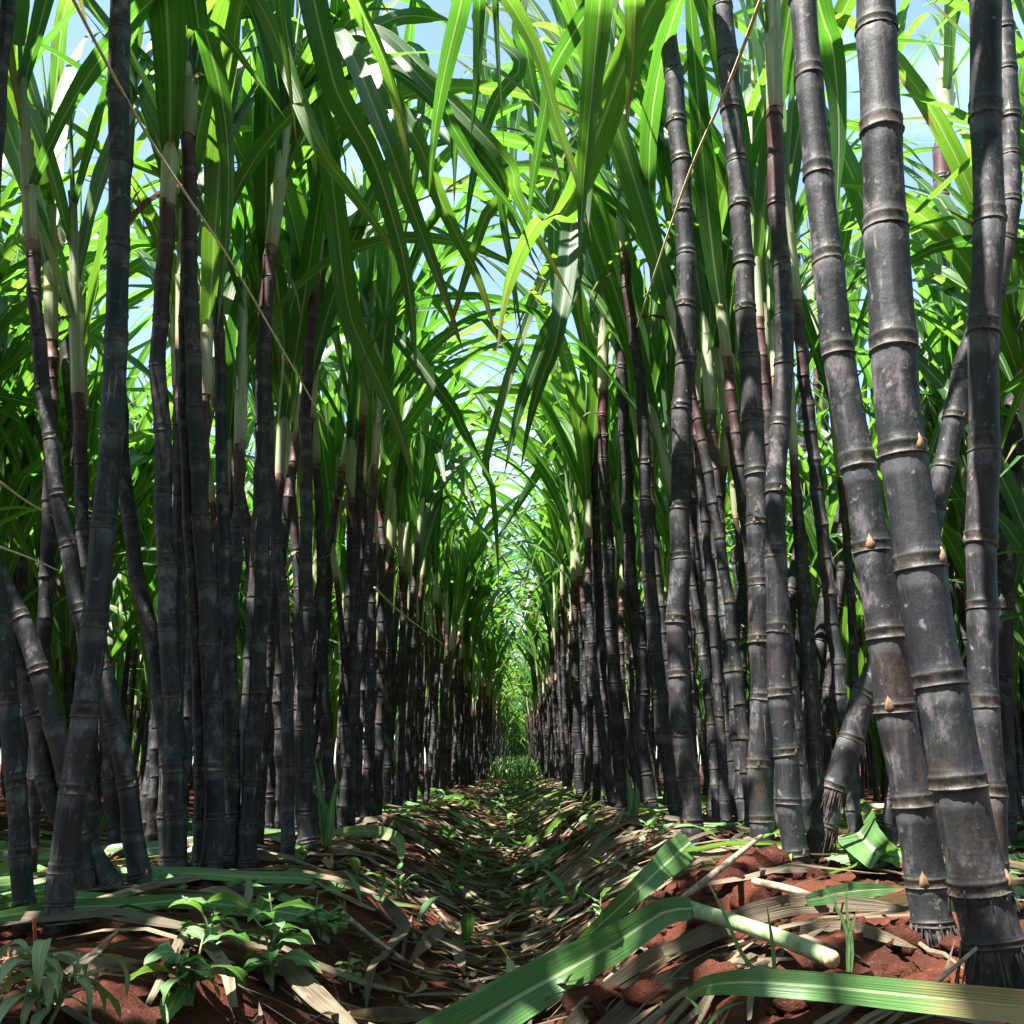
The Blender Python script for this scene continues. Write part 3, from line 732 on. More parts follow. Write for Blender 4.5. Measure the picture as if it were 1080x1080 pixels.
for x, y, h in in_row(-1, 2.4, 9, 34, 1.75, 2.2, 0): row_cane(x, y, rng, L_LB, 'canes of the row behind the left row', h*.85, True, (rng.gauss(0, .08), rng.gauss(0, .05)))
for x, y, h in in_row(1, 2.2, 9, 34, 1.55, 2.0, 0): row_cane(x, y, rng, L_RB, 'canes of the row behind the right row', h*.85, True, (rng.gauss(0, .08), rng.gauss(0, .05)))

# everything beyond, plus unseen shading canes near the camera: one mass
big = Buf()
lo_st = []
for i in range(6):
    r2 = random.Random(600+i); n = 14; z = np.linspace(-.03, 1, n)
    C = np.stack([r2.uniform(-.05, .05)*np.sin(z*2.5), r2.uniform(-.05, .05)*np.sin(z*2.2), z], -1)
    arr, _ = stalk_arrays(C, np.interp(z, [0, 1], [.0165, .0135]), auto_nodes(1., r2, .075), r2, 7, [(0, 1.), (.015, 1.1), (.05, 1.02), (.16, .97), (.9, .97)], 1., .15)
    lo_st.append(arr)
lo_sh = [ [a for a in sheath_arrays(random.Random(650+i), .0135, 6)] for i in range(3)]
lo_cr = []
for i in range(10):
    b = Buf(); crown_buf(b, random.Random(700+i), 8, 9, 3, 0, 4 if i >= 5 else 0); lo_cr.append(b.arrays())
def mass_cane(x, y, h, low=False, crown_only=False, hd=False):
    z = float(smooth_T(x, y)); a = rng.uniform(0, 6.28); c, d = math.cos(a), math.sin(a)
    lx, ly = rng.gauss(0, .05), rng.gauss(0, .05)
    def put(V, sz=1., oz=0., sxy=1.):
        V = V*np.array([sxy, sxy, sz]); zz = V[:, 2]+oz
        return np.stack([V[:, 0]*c-V[:, 1]*d+x+lx*zz, V[:, 0]*d+V[:, 1]*c+y+ly*zz, zz+z], -1)
    arr = lo_st[rng.randrange(6)]
    big.add(put(arr[0], h), arr[1], arr[2], 0)
    for s in lo_sh[rng.randrange(3)]: big.add(put(s[0], 1, h-.01), s[1], s[2], 1)
    if hd:
        b = Buf(); crown_buf(b, rng, 10, 14, 5); v, f, a_, _ = b.arrays()
    else: v, f, a_, _ = lo_cr[rng.randrange(5, 10) if low else rng.randrange(5)]
    a_ = a_.copy(); a_[:, 2] = (a_[:, 2]+rng.random()) % 1
    big.add(put(v, 1, h, 1), f, a_, 2)
for side, xi, xo in ((-1, .48, 1.0), (1, .29, .85)):
    for x, y, h in in_row(side, 8.5, 42, 330, xi-.03, xo, 0, (.8, 1.15)): mass_cane(x, y, h, y > 24)
for side in (-1, 1):
    for x, y, h in in_row(side, 8, 30, 90, 1.6, 2.3, 0): mass_cane(x, y, h*.85, True)
    for x, y, h in in_row(side, 2.4, 9, 30, 1.65, 2.5, 0): mass_cane(x, y, h*rng.uniform(.6, 1.), True)
    for x, y, h in in_row(side, 2.4, 14, 70, 2.8, 3.7, 0): mass_cane(x, y, h*rng.uniform(.7, 1.1), rng.random() < .5)
    for x, y, h in in_row(side, 4, 18, 110, 4.0, 6.0, 0): mass_cane(x, y, h*rng.uniform(.6, 1.1), True)
    for x, y, h in in_row(side, 3.5, 20, 80, 2.75, 3.6, 0): mass_cane(x, y, h*1.05, True)
    for x, y, h in in_row(side, 5, 22, 60, 4.1, 4.9, 0): mass_cane(x, y, h*.8, True)
    for x, y, h in in_row(side, 6, 26, 110, 5.4, 7.4, 0): mass_cane(x, y, h*.8, True)
    for x, y, h in in_row(side, 9, 34, 160, 7.5, 14, 0): mass_cane(x, y, h*1.1, True)
    for x, y, h in in_row(side, -2.2, .45, 10, .5, 1.0, 0, (1.1, 1.5)): mass_cane(x, y, h, hd=True)     # the row goes on unseen beside and behind the camera, planted for its shade
    for x, y, h in in_row(side, -2.2, 2.2, 16, 1.75, 2.2, 0): mass_cane(x, y, h*.9, True)
for side, xi, xo in ((-1, .48, 1.0), (1, .35, .9), (-1, 1.7, 2.3), (1, 1.6, 2.2)):
    for x, y, h in in_row(side, -8, -2.2, 34, xi, xo, 0, (.7, 1.3)): mass_cane(x, y, h, True)  # field goes on unseen behind the camera, added to block low sky light
for k in range(40): mass_cane(rng.uniform(-.5, .4), rng.uniform(-8, -5), rng.uniform(.3, 1.1), True)  # unseen canes filling the path behind the camera, added against sky light
for k in range(6): mass_cane(rng.uniform(-1.2, -.66), rng.uniform(.35, 1.02), rng.uniform(1.1, 1.5), hd=True)  # unseen canes left of the camera, added to shade the left bank
for k in range(5): mass_cane(rng.uniform(-1.4, -1.05), rng.uniform(.95, 1.9), rng.uniform(1.0, 1.4), hd=True)  # added mostly out of view, to shade the stalks of the left row
for k in range(7): mass_cane(rng.uniform(.66, 1.2), rng.uniform(.2, .9), rng.uniform(1.1, 1.5), hd=True)  # unseen canes at right, added to darken the foreground
for k in range(2): mass_cane(rng.choice((-1, 1))*rng.uniform(.4, .6), rng.uniform(-1.6, -.2), rng.uniform(1.1, 1.6), hd=True)  # unseen canes close behind the camera, added for overhead shade
for k in range(90): mass_cane(rng.uniform(-.45, .3), rng.uniform(32, 42), rng.uniform(.05, 1.1), True)
for k in range(60): mass_cane(rng.uniform(-2.5, 2.5), rng.uniform(42, 46), rng.uniform(.3, 1.1), True)
o = link('sugarcane_thicket', big.mesh('sugarcane_thicket', [M['stalk'], M['sheath'], M['leaf']]))
tag(o, 'dense green thicket of far sugarcane closing the path and rows, with unseen canes adding shade', 'sugarcane field', None, 'stuff')

# ------------------------------------------------------------------ ground
xs = np.unique(np.concatenate([np.linspace(-1.15, 1.05, 290), -np.geomspace(1.15, 90, 60), np.geomspace(1.05, 90, 60)]))
ysg = np.unique(np.concatenate([-np.geomspace(.05, 60, 24), [0], np.linspace(.05, .45, 10), np.geomspace(.45, 6, 420), np.geomspace(6, 140, 160)]))
X, Yg = np.meshgrid(xs, ysg); Z = T(X, Yg); outm = np.clip((np.abs(X)-2.2)/.5, 0, 1); Z = Z*(1-outm)-.03*outm
b = Buf(); V = np.stack([X, Yg, Z], -1).reshape(-1, 3); b.add(V, grid_faces(len(ysg), len(xs)), V*0)
g_ = link('ground', b.mesh('ground', [M['soil']])); tag(g_, 'red earth of the cane field with a furrow along the path', None, None, 'structure')

# soil clods
b = Buf()
def clod(b, x, y, r, rng):
    ns, nr = 16, 11; V = []
    sx, sy, sz = r*rng.uniform(.8, 1.5), r*rng.uniform(.7, 1.2), r*rng.uniform(.5, .9); ph = rng.uniform(0, 50); a = rng.uniform(0, 6)
    for i in range(nr):
        for j in range(ns):
            p, t = PI*i/(nr-1), 2*PI*j/ns
            qx, qy = math.cos(t)*math.sin(p)+.3*math.cos(p), math.sin(t)*math.sin(p)+.8*math.cos(p)
            k = .55+.6*float(vnoise(2.2*qx+ph, 2.2*qy+ph, 8))+.36*float(vnoise(5*qx+ph, 5*qy+ph, 9))+.22*float(vnoise(11*qx+ph, 11*qy+ph, 6))-.15
            px, py_ = k*sx*math.sin(p)*math.cos(t), k*sy*math.sin(p)*math.sin(t)
            V.append((x+px*math.cos(a)-py_*math.sin(a), y+px*math.sin(a)+py_*math.cos(a), float(T(x, y))+r*.05+k*sz*math.cos(p)))
    b.add(np.array(V), grid_faces(nr, ns, True), np.zeros((len(V), 3)))
rng = random.Random(77)
for k in range(420):
    side = rng.random() < .72
    x = rng.uniform(.1, .75) if side else rng.uniform(-.8, -.2); y = .62+rng.random()**1.8*2.6
    clod(b, x, y, rng.choice((.003, .004, .004, .005, .006, .008, .011, .015)), rng)
for h_ in heroes:
    for k in range(9):
        a = rng.uniform(0, 6.28); d_ = rng.uniform(.012, .055); clod(b, h_['base'][0]+math.cos(a)*d_, h_['base'][1]+math.sin(a)*d_, rng.uniform(.005, .016), rng)
for px, py, r in ((645,1062,.03),(690,1050,.026),(760,1040,.03),(850,1055,.034),(900,1062,.03),(780,925,.04),(805,918,.045),(840,925,.03),(770,940,.04),(690,1000,.02),(655,965,.025),(640,985,.02),(585,895,.03),(600,890,.025),(330,915,.03),(322,925,.024),(620,1070,.03),(800,955,.03)):
    p = hit(px, py); clod(b, p.x, p.y, r, rng)
tag(link('soil_clods', b.mesh('soil_clods', [M['soil']])), 'red crumbling clods of earth scattered along the banks', 'soil', None, 'stuff')

# ------------------------------------------------------------------ litter
b = Buf(); rng = random.Random(55)
def ground_strip(b, x, y, ang, L, W, rng, lift=.004, n=9, kind='strip', bend=0., mi=0, rnd=None):
    s = np.linspace(-.5, .5, n); a = ang+bend*s
    dx = np.cos(a)*L/(n-1); dy = np.sin(a)*L/(n-1)
    xx = x+np.cumsum(dx)-dx.sum()/2; yy_ = y+np.cumsum(dy)-dy.sum()/2
    zz = T(xx, yy_); zz = np.convolve(np.pad(zz, 2, 'edge'), np.ones(5)/5, 'valid'); zz = np.maximum(zz, T(xx, yy_))+lift+rng.uniform(0, .012)
    zz = zz+rng.uniform(0, .03)*L*np.sin((s+.5)*PI*rng.uniform(.8, 2.2))
    P = np.stack([xx, yy_, zz], -1); c = (-math.sin(ang), math.cos(ang), rng.uniform(-.7, .7))
    b.add(*blade(P, W, c, rng.random() if rnd is None else rnd, rng.uniform(-.1, .5), rng.uniform(0, .12), kind, rng.uniform(-1.5, 1.5), 3, rng.uniform(0, 6), rng.uniform(-.2, .4)), mi)
for k in range(1300):
    y = .75+rng.random()**1.5*9.
    far = y > 1.7
    x = rng.gauss(.02, .25) if (not far or rng.random() < .75) else rng.uniform(-1.1, 1.1)
    if y < 1.7 and rng.random() < (.75 if x < 0 else .6): continue
    ang = rng.gauss(PI/2, .9) if rng.random() < .35 else (rng.gauss(.75, .35) if x > 0 else rng.gauss(2.3, .45))
    ground_strip(b, x, y, ang+rng.gauss(0, .5), rng.uniform(.08, .4), rng.uniform(.0025, .010)*(1 if y < 2.2 else 1.4), rng, .003, 8, 'strip', rng.uniform(-1.2, 1.2))
for k in range(480):      # straw lying across the furrow farther on
    y = 2.2+rng.random()**1.4*12; x = rng.gauss(.05, .22); ang = rng.gauss(.8, .8) if x > 0 else rng.gauss(2.3, .9)
    ground_strip(b, x, y, ang, rng.uniform(.1, .45), rng.uniform(.004, .014), rng, .012, 8, 'strip', rng.uniform(-1., 1.), 0, rng.random())
for k in range(500):      # behind the first stems
    side = rng.choice((-1, 1)); ground_strip(b, side*rng.uniform(.4, 1.6), rng.uniform(1.2, 5), rng.uniform(0, PI), rng.uniform(.2, .7), rng.uniform(.01, .03), rng, .006, 8, 'strip', rng.uniform(-.6, .6))
for k in range(420):      # crumbs of dead leaf in the furrow
    y = 1.05+rng.random()**1.6*1.8; ground_strip(b, rng.gauss(-.08, .10), y, rng.uniform(0, PI), rng.uniform(.02, .10), rng.uniform(.003, .013), rng, .003, 6, 'oval', rng.uniform(-1.5, 1.5))
tag(link('leaf_litter', b.mesh('leaf_litter', [M['dry']])), 'tan and grey dead cane leaves littering the furrow and its banks', 'leaf litter', None, 'stuff')

b = Buf(); rng = random.Random(56)
for k in range(420):      # small green growth in the furrow farther on
    y = 1.9+rng.random()**1.3*14; x = rng.gauss(-.02, .17 if y > 3 else .2); z0 = float(T(x, y)); az = rng.uniform(0, 6.28); h = rng.uniform(.01, .06)
    P = arch(rng.uniform(.03, .10), R(rng.uniform(20, 60)), R(rng.uniform(70, 130)), 1.3, 6); c, d = math.cos(az), math.sin(az)
    P = np.stack([P[:, 0]*c+x, P[:, 0]*d+y, P[:, 2]+z0+h*.5], -1)
    b.add(*blade(P, rng.uniform(.008, .028), (-d, c, 0), rng.random(), .2, .05, 'oval', rng.uniform(-.5, .5), 3))
for k in range(1500):     # lit grass and shoots far down the path
    y = 14+rng.random()*20; x = rng.uniform(-.42, .3); z0 = float(smooth_T(x, y)); az = rng.uniform(0, 6.28)
    P = arch(rng.uniform(.12, .34)*(1+y/40), R(rng.uniform(5, 40)), R(rng.uniform(60, 140)), 1.4, 6); c, d = math.cos(az), math.sin(az)
    P = np.stack([P[:, 0]*c+x, P[:, 0]*d+y, P[:, 2]+z0], -1)
    b.add(*blade(P, rng.uniform(.012, .03), (-d, c, 0), rng.random(), .2, .0, 'cane', rng.uniform(-.5, .5), 3))
for k in range(420):      # green fallen leaf pieces behind the stems and in the far furrow
    side = rng.choice((-1, 1, -1, 1, 1, -1, 0)); x = side*rng.uniform(.45, 1.6) if side else rng.gauss(0, .2); y = rng.uniform(1.5, 7) if side else rng.uniform(2.5, 12)
    ground_strip(b, x, y, rng.uniform(0, PI), rng.uniform(.2, .8), rng.uniform(.015, .045), rng, .01, 9, 'cane', rng.uniform(-.6, .6))
tag(link('undergrowth', b.mesh('undergrowth', [M['weed']])), 'low green undergrowth and fallen green leaves on the floor of the field', 'undergrowth', None, 'stuff')

# ------------------------------------------------------------------ single fallen leaves and sticks
def fallen(name, label, pp, w, material, cat='leaf', lift=.012, twist=(0, 0), fold=.15, curl=0., lifts=None, kind=None, face=.0, parent=None, group=None, profile=None):
    pts = []
    for i, p in enumerate(pp):
        h = hit(p[0], p[1]); l = lift+(lifts[i] if lifts else 0)
        d = (h-CAM); t = 1-l/max(.08, HC-h.z+.0)*.9
        q = CAM+d*max(t, .3) if not lifts else CAM+d*max(1-l/max(.08, HC-h.z), .3)
        pts.append(np.array(q))
    rng = random.Random(hash(label) % 9999 if False else sum(map(ord, label)))
    P = catmull(pts, 30); org = P[len(P)//2].copy(); org[2] = float(T(org[0], org[1]))
    dist = np.linalg.norm(P-np.array(CAM), axis=1)
    s = np.linspace(0, 1, 30)
    prof = profile or ([0, .1, .35, .6, .85, 1], [.55, .8, 1, .95, .55, .04])
    wl = w*dist/F*np.interp(s, *prof)
    view = P-np.array(CAM); t = np.gradient(P, axis=0); sd = np.cross(t, view); sd /= np.linalg.norm(sd, axis=1)[:, None]
    flat = np.cross(t, np.array([0, 0, 1.])); flat /= np.linalg.norm(flat, axis=1)[:, None]
    sg = np.sign((sd*flat).sum(1))[:, None]; sd = sd*(1-face)+flat*sg*face
    b = Buf(); b.add(*blade(P-org, w, sd, rng.random()*.6, fold, .05, 'strip', list(twist), 7, rng.uniform(0, 6), curl, wl))
    o = link(name, b.mesh(name, [material]), None, loc=org)
    tag(o, label, cat, group); return o
def stick(name, label, pp, wpx, material, lift=.008, cat='stick', taper=.7, lifts=None):
    pts = []
    for i, p in enumerate(pp):
        h = hit(p[0], p[1]); l = lift+(lifts[i] if lifts else 0); d = h-CAM; pts.append(np.array(CAM+d*max(1-l/max(.08, HC-h.z), .3)))
    P = catmull(pts, 16); org = P[8].copy(); r = wpx*np.linalg.norm(org-np.array(CAM))/F/2
    b = Buf(); b.add(*tube(P-org, np.linspace(r, r*taper, 16), 8)); o = link(name, b.mesh(name, [material]), None, loc=org); tag(o, label, cat); return o
FG, DRY = M['fallen'], M['dry']
# cut cane top with its long green leaf
pA, pB = hit(722, 957), hit(872, 1000)
org = np.array((pA+pB)/2); org[2] = float(T(org[0], org[1]))
root = bpy.data.objects.new('cut_cane_top', None); col.objects.link(root); root.location = org; root.empty_display_size = .05
tag(root, 'pale green cut cane top lying at right with one long broad green leaf', 'cane top')
def lifted(px, py, l):
    h = hit(px, py); d = h-CAM; return np.array(CAM+d*max(1-l/max(.08, HC-h.z), .3))
P = catmull([lifted(715, 955, .02), lifted(760, 968, .02), lifted(820, 988, .02), lifted(876, 1011, .02)], 14)
dd = np.linalg.norm(P-np.array(CAM), axis=1)
b = Buf(); b.add(*tube(P-org, np.interp(np.linspace(0, 1, 14), [0, .3, 1], [8.2, 7.2, 8.0])*dd/F, 14)); link('stem', b.mesh('stem', [M['cutcane']]), root, loc=(0, 0, 0))
e = P[-1]-P[-2]; e /= np.linalg.norm(e); b = Buf(); b.add(*tube(np.array([P[-1], P[-1]+e*.0025])-org, [8.15*dd[-1]/F]*2, 14)); link('cut_end', b.mesh('cut_end', [M['cutface']]), root, loc=(0, 0, 0))
Q = catmull([lifted(730, 958, .024), lifted(700, 962, .03), lifted(660, 988, .03), lifted(600, 1022, .03), lifted(545, 1052, .03), lifted(480, 1092, .03), lifted(400, 1140, .03), lifted(330, 1185, .03)], 34)
dq = np.linalg.norm(Q-np.array(CAM), axis=1); view = Q-np.array(CAM); tq = np.gradient(Q, axis=0); sd = np.cross(tq, view); sd /= np.linalg.norm(sd, axis=1)[:, None]
b = Buf(); b.add(*blade(Q-org, 1, sd, .12, .2, .03, 'strip', [0, .2, .1, .3], 9, 0., 0., np.interp(np.linspace(0, 1, 34), [0, .1, .3, .6, 1], [20, 30, 40, 50, 56])*dq/F))
link('leaf', b.mesh('cane_leaf', [FG]), root, loc=(0, 0, 0))
fallen('fallen_leaf', 'dark green fallen leaf with pale midrib lying on the right bank above the cut top', [(728,888),(690,922),(650,960),(605,1000),(570,1030)], 30, FG, lift=.02, lifts=[.02,.02,.01,0,0], profile=([0,.08,.3,.6,.85,1],[.6,.85,1,.8,.35,.03]))
fallen('fallen_leaf', 'long narrow sunlit green leaf lying across the bottom right corner', [(722,1052),(745,1040),(790,1036),(860,1040),(960,1050),(1100,1064)], 28, FG, lift=.02, lifts=[0,.02,.03,.03,.03,.03], profile=([0,.1,.3,.6,1],[.08,.25,.45,.85,1]))
fallen('fallen_leaf', 'green striped leaf lying flat behind the feet of the left canes', [(-10,968),(75,957),(140,954),(230,944)], 15, FG, lift=.03)
fallen('fallen_leaf', 'bright lit green leaf at the left edge behind the ringed cane foot', [(-15,935),(20,915),(60,903)], 22, FG, lift=.03)
fallen('fallen_leaf', 'yellow-green leaf low at the left edge beside the ringed cane foot', [(-12,895),(12,900),(34,912)], 20, FG, lift=.03)
fallen('fallen_leaf', 'folded broad green leaf standing up behind the root-covered foot at right', [(935,905),(915,890),(900,868),(893,842)], 46, FG, lift=.03, lifts=[0,.02,.04,.07], fold=.35)
fallen('fallen_leaf', 'green leaf lying flat between the root-covered foot and the second thick cane', [(850,950),(900,940),(955,937)], 16, FG, lift=.02)
fallen('fallen_leaf', 'green leaf sloping behind the black cane near the right edge', [(1000,955),(1040,935),(1090,905)], 26, FG, lift=.03)
fallen('fallen_leaf', 'pale green leaf sticking in from the right edge above the ground leaves', [(1052,808),(1070,798),(1092,786)], 10, FG, lift=.03, cat='leaf')
fallen('fallen_leaf', 'grey-green leaf low at the right edge under the sloping leaf', [(1020,985),(1055,955),(1092,940)], 20, FG, lift=.02)
fallen('dry_leaf', 'tan folded dry sheath wedged between the root-covered foot and its left neighbour', [(842,795),(858,793),(880,799)], 15, DRY, lift=.1)
fallen('dry_leaf', 'wide pale dry leaf running under the cut cane top to the right', [(700,1005),(745,985),(800,962),(860,952),(965,958)], 20, DRY, lift=.015)
fallen('dry_leaf', 'narrow dry leaf beneath the wide pale one, reaching the second thick cane', [(790,990),(850,980),(900,979),(968,1000)], 12, DRY, lift=.012)
fallen('dry_leaf', 'long dry leaf curving from below the green leaf towards the cut cane top', [(590,1092),(650,1040),(700,1005),(762,985)], 20, DRY, lift=.012)
fallen('dry_leaf', 'wide tan dry leaf crossing the red clods at the bottom', [(625,1095),(680,1050),(720,1025),(752,1005)], 20, DRY, lift=.014)
fallen('dry_leaf', 'dry leaf strip leaning along the right bank, upper of three', [(560,975),(600,935),(640,905),(690,893)], 8, DRY, lift=.012)
fallen('dry_leaf', 'pale dry leaf strip on the right bank, middle of three', [(565,990),(610,950),(650,918),(672,900)], 10, DRY, lift=.012)
fallen('dry_leaf', 'grey dry leaf strip on the right bank, lowest of three', [(550,1000),(590,970),(625,940),(668,912)], 8, DRY, lift=.012)
fallen('dry_leaf', 'broad dry leaf stretched along the ridge towards the tall dark right cane', [(570,962),(600,925),(645,890),(680,880)], 9, DRY, lift=.012)
fallen('dry_leaf', 'wide dry leaf running off the bottom beside the tall weed', [(296,1010),(318,1035),(345,1060),(385,1090)], 20, DRY, lift=.02)
fallen('dry_leaf', 'curled brown dead leaf bending beside the stick in the furrow', [(405,950),(425,975),(412,1000),(393,1022),(386,1066)], 16, DRY, lift=.02, twist=(0,1.2,.5))
fallen('dry_leaf', 'curled tan dead leaf slanting in the furrow right of the stick', [(472,975),(450,992),(430,1016)], 15, DRY, lift=.02, twist=(.4,-.6))
fallen('dry_leaf', 'small upright brown dead leaf in the middle of the furrow', [(482,988),(484,1005),(490,1028)], 13, DRY, lift=.02)
fallen('dry_leaf', 'greenish curled leaf tip standing at the edge of the broad green leaf', [(531,1055),(540,1030),(535,1008)], 13, M['wilt'], lift=.03, lifts=[0,.02,.04])
fallen('dry_leaf', 'flat brown leaf along the bottom edge of the furrow', [(368,1072),(420,1070),(482,1074)], 14, DRY, lift=.015)
fallen('dry_leaf', 'thin twisted dry leaf rising to the right from the left corner weed', [(68,1026),(100,1005),(118,988),(127,980)], 7, DRY, lift=.02, lifts=[0,.01,.02,.03])
fallen('dry_leaf', 'forked grey dry leaf beside the left corner weed', [(72,1032),(110,1012),(150,1013)], 9, DRY, lift=.015)
fallen('dry_leaf', 'grey dry leaf on the left bank, lower one of a pair', [(78,1036),(115,1022),(155,1022)], 8, DRY, lift=.012)
fallen('dry_leaf', 'pale short leaf piece on the left bank between two weeds', [(200,1022),(230,1022),(262,1028)], 9, DRY, lift=.02)
fallen('dry_leaf', 'brown withered leaf drooping at the foot of the knotty left cane', [(225,940),(250,950),(262,965)], 13, DRY, lift=.03, twist=(0,1.))
fallen('dry_leaf', 'pale withered leaf standing beside the drooping brown one on the left ridge', [(262,928),(262,945),(255,962)], 8, DRY, lift=.04)
fallen('dry_leaf', 'dry leaf lying on the lit soil at the left bank crest', [(356,890),(390,880),(440,878)], 8, DRY, lift=.015)
fallen('dry_leaf', 'green-brown leaf arching over the left bank crest', [(345,880),(385,876),(418,884),(424,912)], 12, M['wilt'], lift=.03)
stick('dead_stick', 'grey bare stick lying across the left side of the furrow', [(360,963),(390,987),(427,1014)], 6, M['stick'], .02)
stick('dead_stick', 'long pale dry stalk leaning from the furrow edge to the tall dark right cane', [(715,952),(755,920),(803,882)], 7, M['stick'], .02, lifts=[0,.02,.05])
stick('dead_stick', 'thin grey stick leaning below the foot of the second thick right cane', [(968,1052),(995,1030),(1030,1000)], 5, M['stick'], .02, lifts=[0,.01,.02])
stick('dead_stick', 'brown curved stick lying in front of the root-covered foot', [(795,930),(840,940),(870,952)], 9, M['stick'], .015)

# thin dead midribs strung between the canes
def strand(label, pp, Y0, Y1, wpx):
    pts = [np.array(at_y(p[0], p[1], Y0+(Y1-Y0)*i/(len(pp)-1))) for i, p in enumerate(pp)]
    P = catmull(pts, 24); org = P[0].copy(); r = wpx*np.linalg.norm(P[12]-np.array(CAM))/F/2
    b = Buf(); b.add(*tube(P-org, np.linspace(r*1.2, r*.6, 24), 6)); o = link('dead_midrib', b.mesh('dead_midrib', [M['straw']]), None, loc=org); tag(o, label, 'dead leaf rib')
strand('long straw-coloured leaf rib slanting across the upper left canes', [(62,-30),(110,62),(165,158),(240,270),(300,372),(345,450)], 1.2, 1.9, 2.5)
strand('pale straw-coloured leaf rib slanting across the upper right canes', [(806,-10),(770,85),(728,180),(690,290),(672,345)], 1.5, 2.2, 2.8)
strand('hair-thin dry strand hanging in the gap at the left edge', [(-5,505),(30,530),(62,548)], 1.6, 1.9, 2.4)
strand('lower hair-thin dry strand crossing the gap at the left edge', [(-5,575),(40,592),(78,610)], 1.6, 1.9, 2.0)
strand('fine pale strand hanging over the first stems of the left wall', [(395,620),(425,648),(468,680)], 3.0, 3.6, 2.)

# ------------------------------------------------------------------ weeds
def weed(label, base_px, stems, lsize, material=None, name='weed', n_leaf=7, droop=70, stem_mat=None, lw=.42, seed=1):
    base = np.array(hit(*base_px)); rng = random.Random(seed)
    root = bpy.data.objects.new(name, None); col.objects.link(root); root.location = base; root.empty_display_size = .02
    tag(root, label, 'weed')
    for (tx, ty, dy) in stems:
        tip = np.array(at_y(tx, ty, base[1]+dy))-base
        m1 = tip*.5+np.array([rng.uniform(-.01, .01), rng.uniform(-.01, .01), .01])
        P = catmull([np.zeros(3)-np.array([0, 0, .01]), m1, tip], 12)
        b = Buf(); b.add(*tube(P, np.linspace(.0022, .001, 12), 6)); link('stem', b.mesh('stem', [stem_mat or M['stem']]), root, loc=(0, 0, 0))
        az = rng.uniform(0, 6.28)
        for k in range(n_leaf):
            f = .35+.65*(k+rng.random()*.5)/n_leaf; p = P[min(11, int(f*11))]; az += 2.4+rng.uniform(-.4, .4)
            L = lsize*rng.uniform(.6, 1.15)*(1.05-.3*f); A_ = arch(L, R(rng.uniform(40, 75)), R(rng.uniform(droop, droop+55)), 1.0, 9, rng.uniform(-.1, .1)); c, d = math.cos(az), math.sin(az)
            Q = np.stack([A_[:, 0]*c-A_[:, 1]*d, A_[:, 0]*d+A_[:, 1]*c, A_[:, 2]], -1)+p
            b = Buf(); b.add(*blade(Q, L*lw, (-d, c, 0), rng.random(), rng.uniform(.15, .5), .10, 'oval', rng.uniform(-.9, .9), 7, rng.uniform(0, 6), rng.uniform(0, .3)))
            link('leaf', b.mesh('weed_leaf', [material or M['weed']]), root, loc=(0, 0, 0))
weed('wilted pale weed with drooping leaves in the bottom left corner', (42,1090), [(52,990,.0),(28,1000,-.03),(84,1004,.03)], .085, M['wilt'], n_leaf=9, droop=172, lw=.2, seed=3)
weed('broad-leaved green weed on the left bank, left of the tall one', (200,1062), [(188,1000,0),(215,985,.03),(172,1012,.0)], .064, n_leaf=6, droop=125, lw=.5, seed=4)
weed('tall leafy weed with arching stem tips on the left bank', (287,1045), [(284,942,0),(262,960,.03),(300,975,0)], .066, n_leaf=7, droop=115, lw=.42, seed=5)
weed('pale green weed in front of the twin canes, leaning left', (225,1010), [(192,945,.0),(228,952,.02)], .075, n_leaf=5, droop=105, lw=.4, seed=6)
weed('dark-leaved weed at the left bank edge above the furrow', (338,990), [(336,940,.02),(350,960,0)], .060, n_leaf=6, droop=95, lw=.45, seed=7)
weed('small weed tuft low in the bottom of the furrow, left of the dead leaves', (372,1050), [(370,1005,0),(380,1018,0)], .035, n_leaf=5, droop=80, lw=.5, seed=8)
weed('feathery weed on the left bank beside the furrow', (418,955), [(420,915,.0),(410,925,.02),(432,925,0)], .045, n_leaf=6, droop=60, lw=.32, seed=9)
weed('tiny weed seedling in the middle of the far furrow', (540,928), [(540,910,0)], .05, n_leaf=5, droop=60, lw=.4, seed=10)
weed('small pointed-leaf weed on the right bank among dry strips', (634,975), [(635,942,0)], .04, n_leaf=5, droop=60, lw=.35, seed=11)
weed('small weed at the foot of the leaning dark right cane', (690,888), [(690,862,0),(680,870,0)], .06, n_leaf=4, droop=50, lw=.45, seed=12)
weed('flat little weed below the pointed-leaf one on the right bank', (592,985), [(592,972,0)], .035, n_leaf=5, droop=80, lw=.45, seed=13)
weed('young weed beside the crest of the left bank', (470,893), [(466,870,0),(478,872,.03)], .09, n_leaf=5, droop=60, lw=.35, seed=14)
weed('seedling with two round pale leaves in the lit furrow', (548,892), [(541,874,0),(553,879,0)], .05, M['wilt'], n_leaf=2, droop=70, lw=.6, seed=15)
weed('orange withered sprig at the left edge above the corner weed', (12,1045), [(10,1000,0),(20,1008,0),(4,1012,.01)], .018, M['dry'], n_leaf=6, droop=60, stem_mat=M['redstem'], lw=.3, seed=16)
stick('red_sprig', 'thin upright orange stem behind the wilted corner weed', [(38,1012),(37,990),(36,968)], 4, M['redstem'], .0, 'stem', lifts=[0,.03,.06])
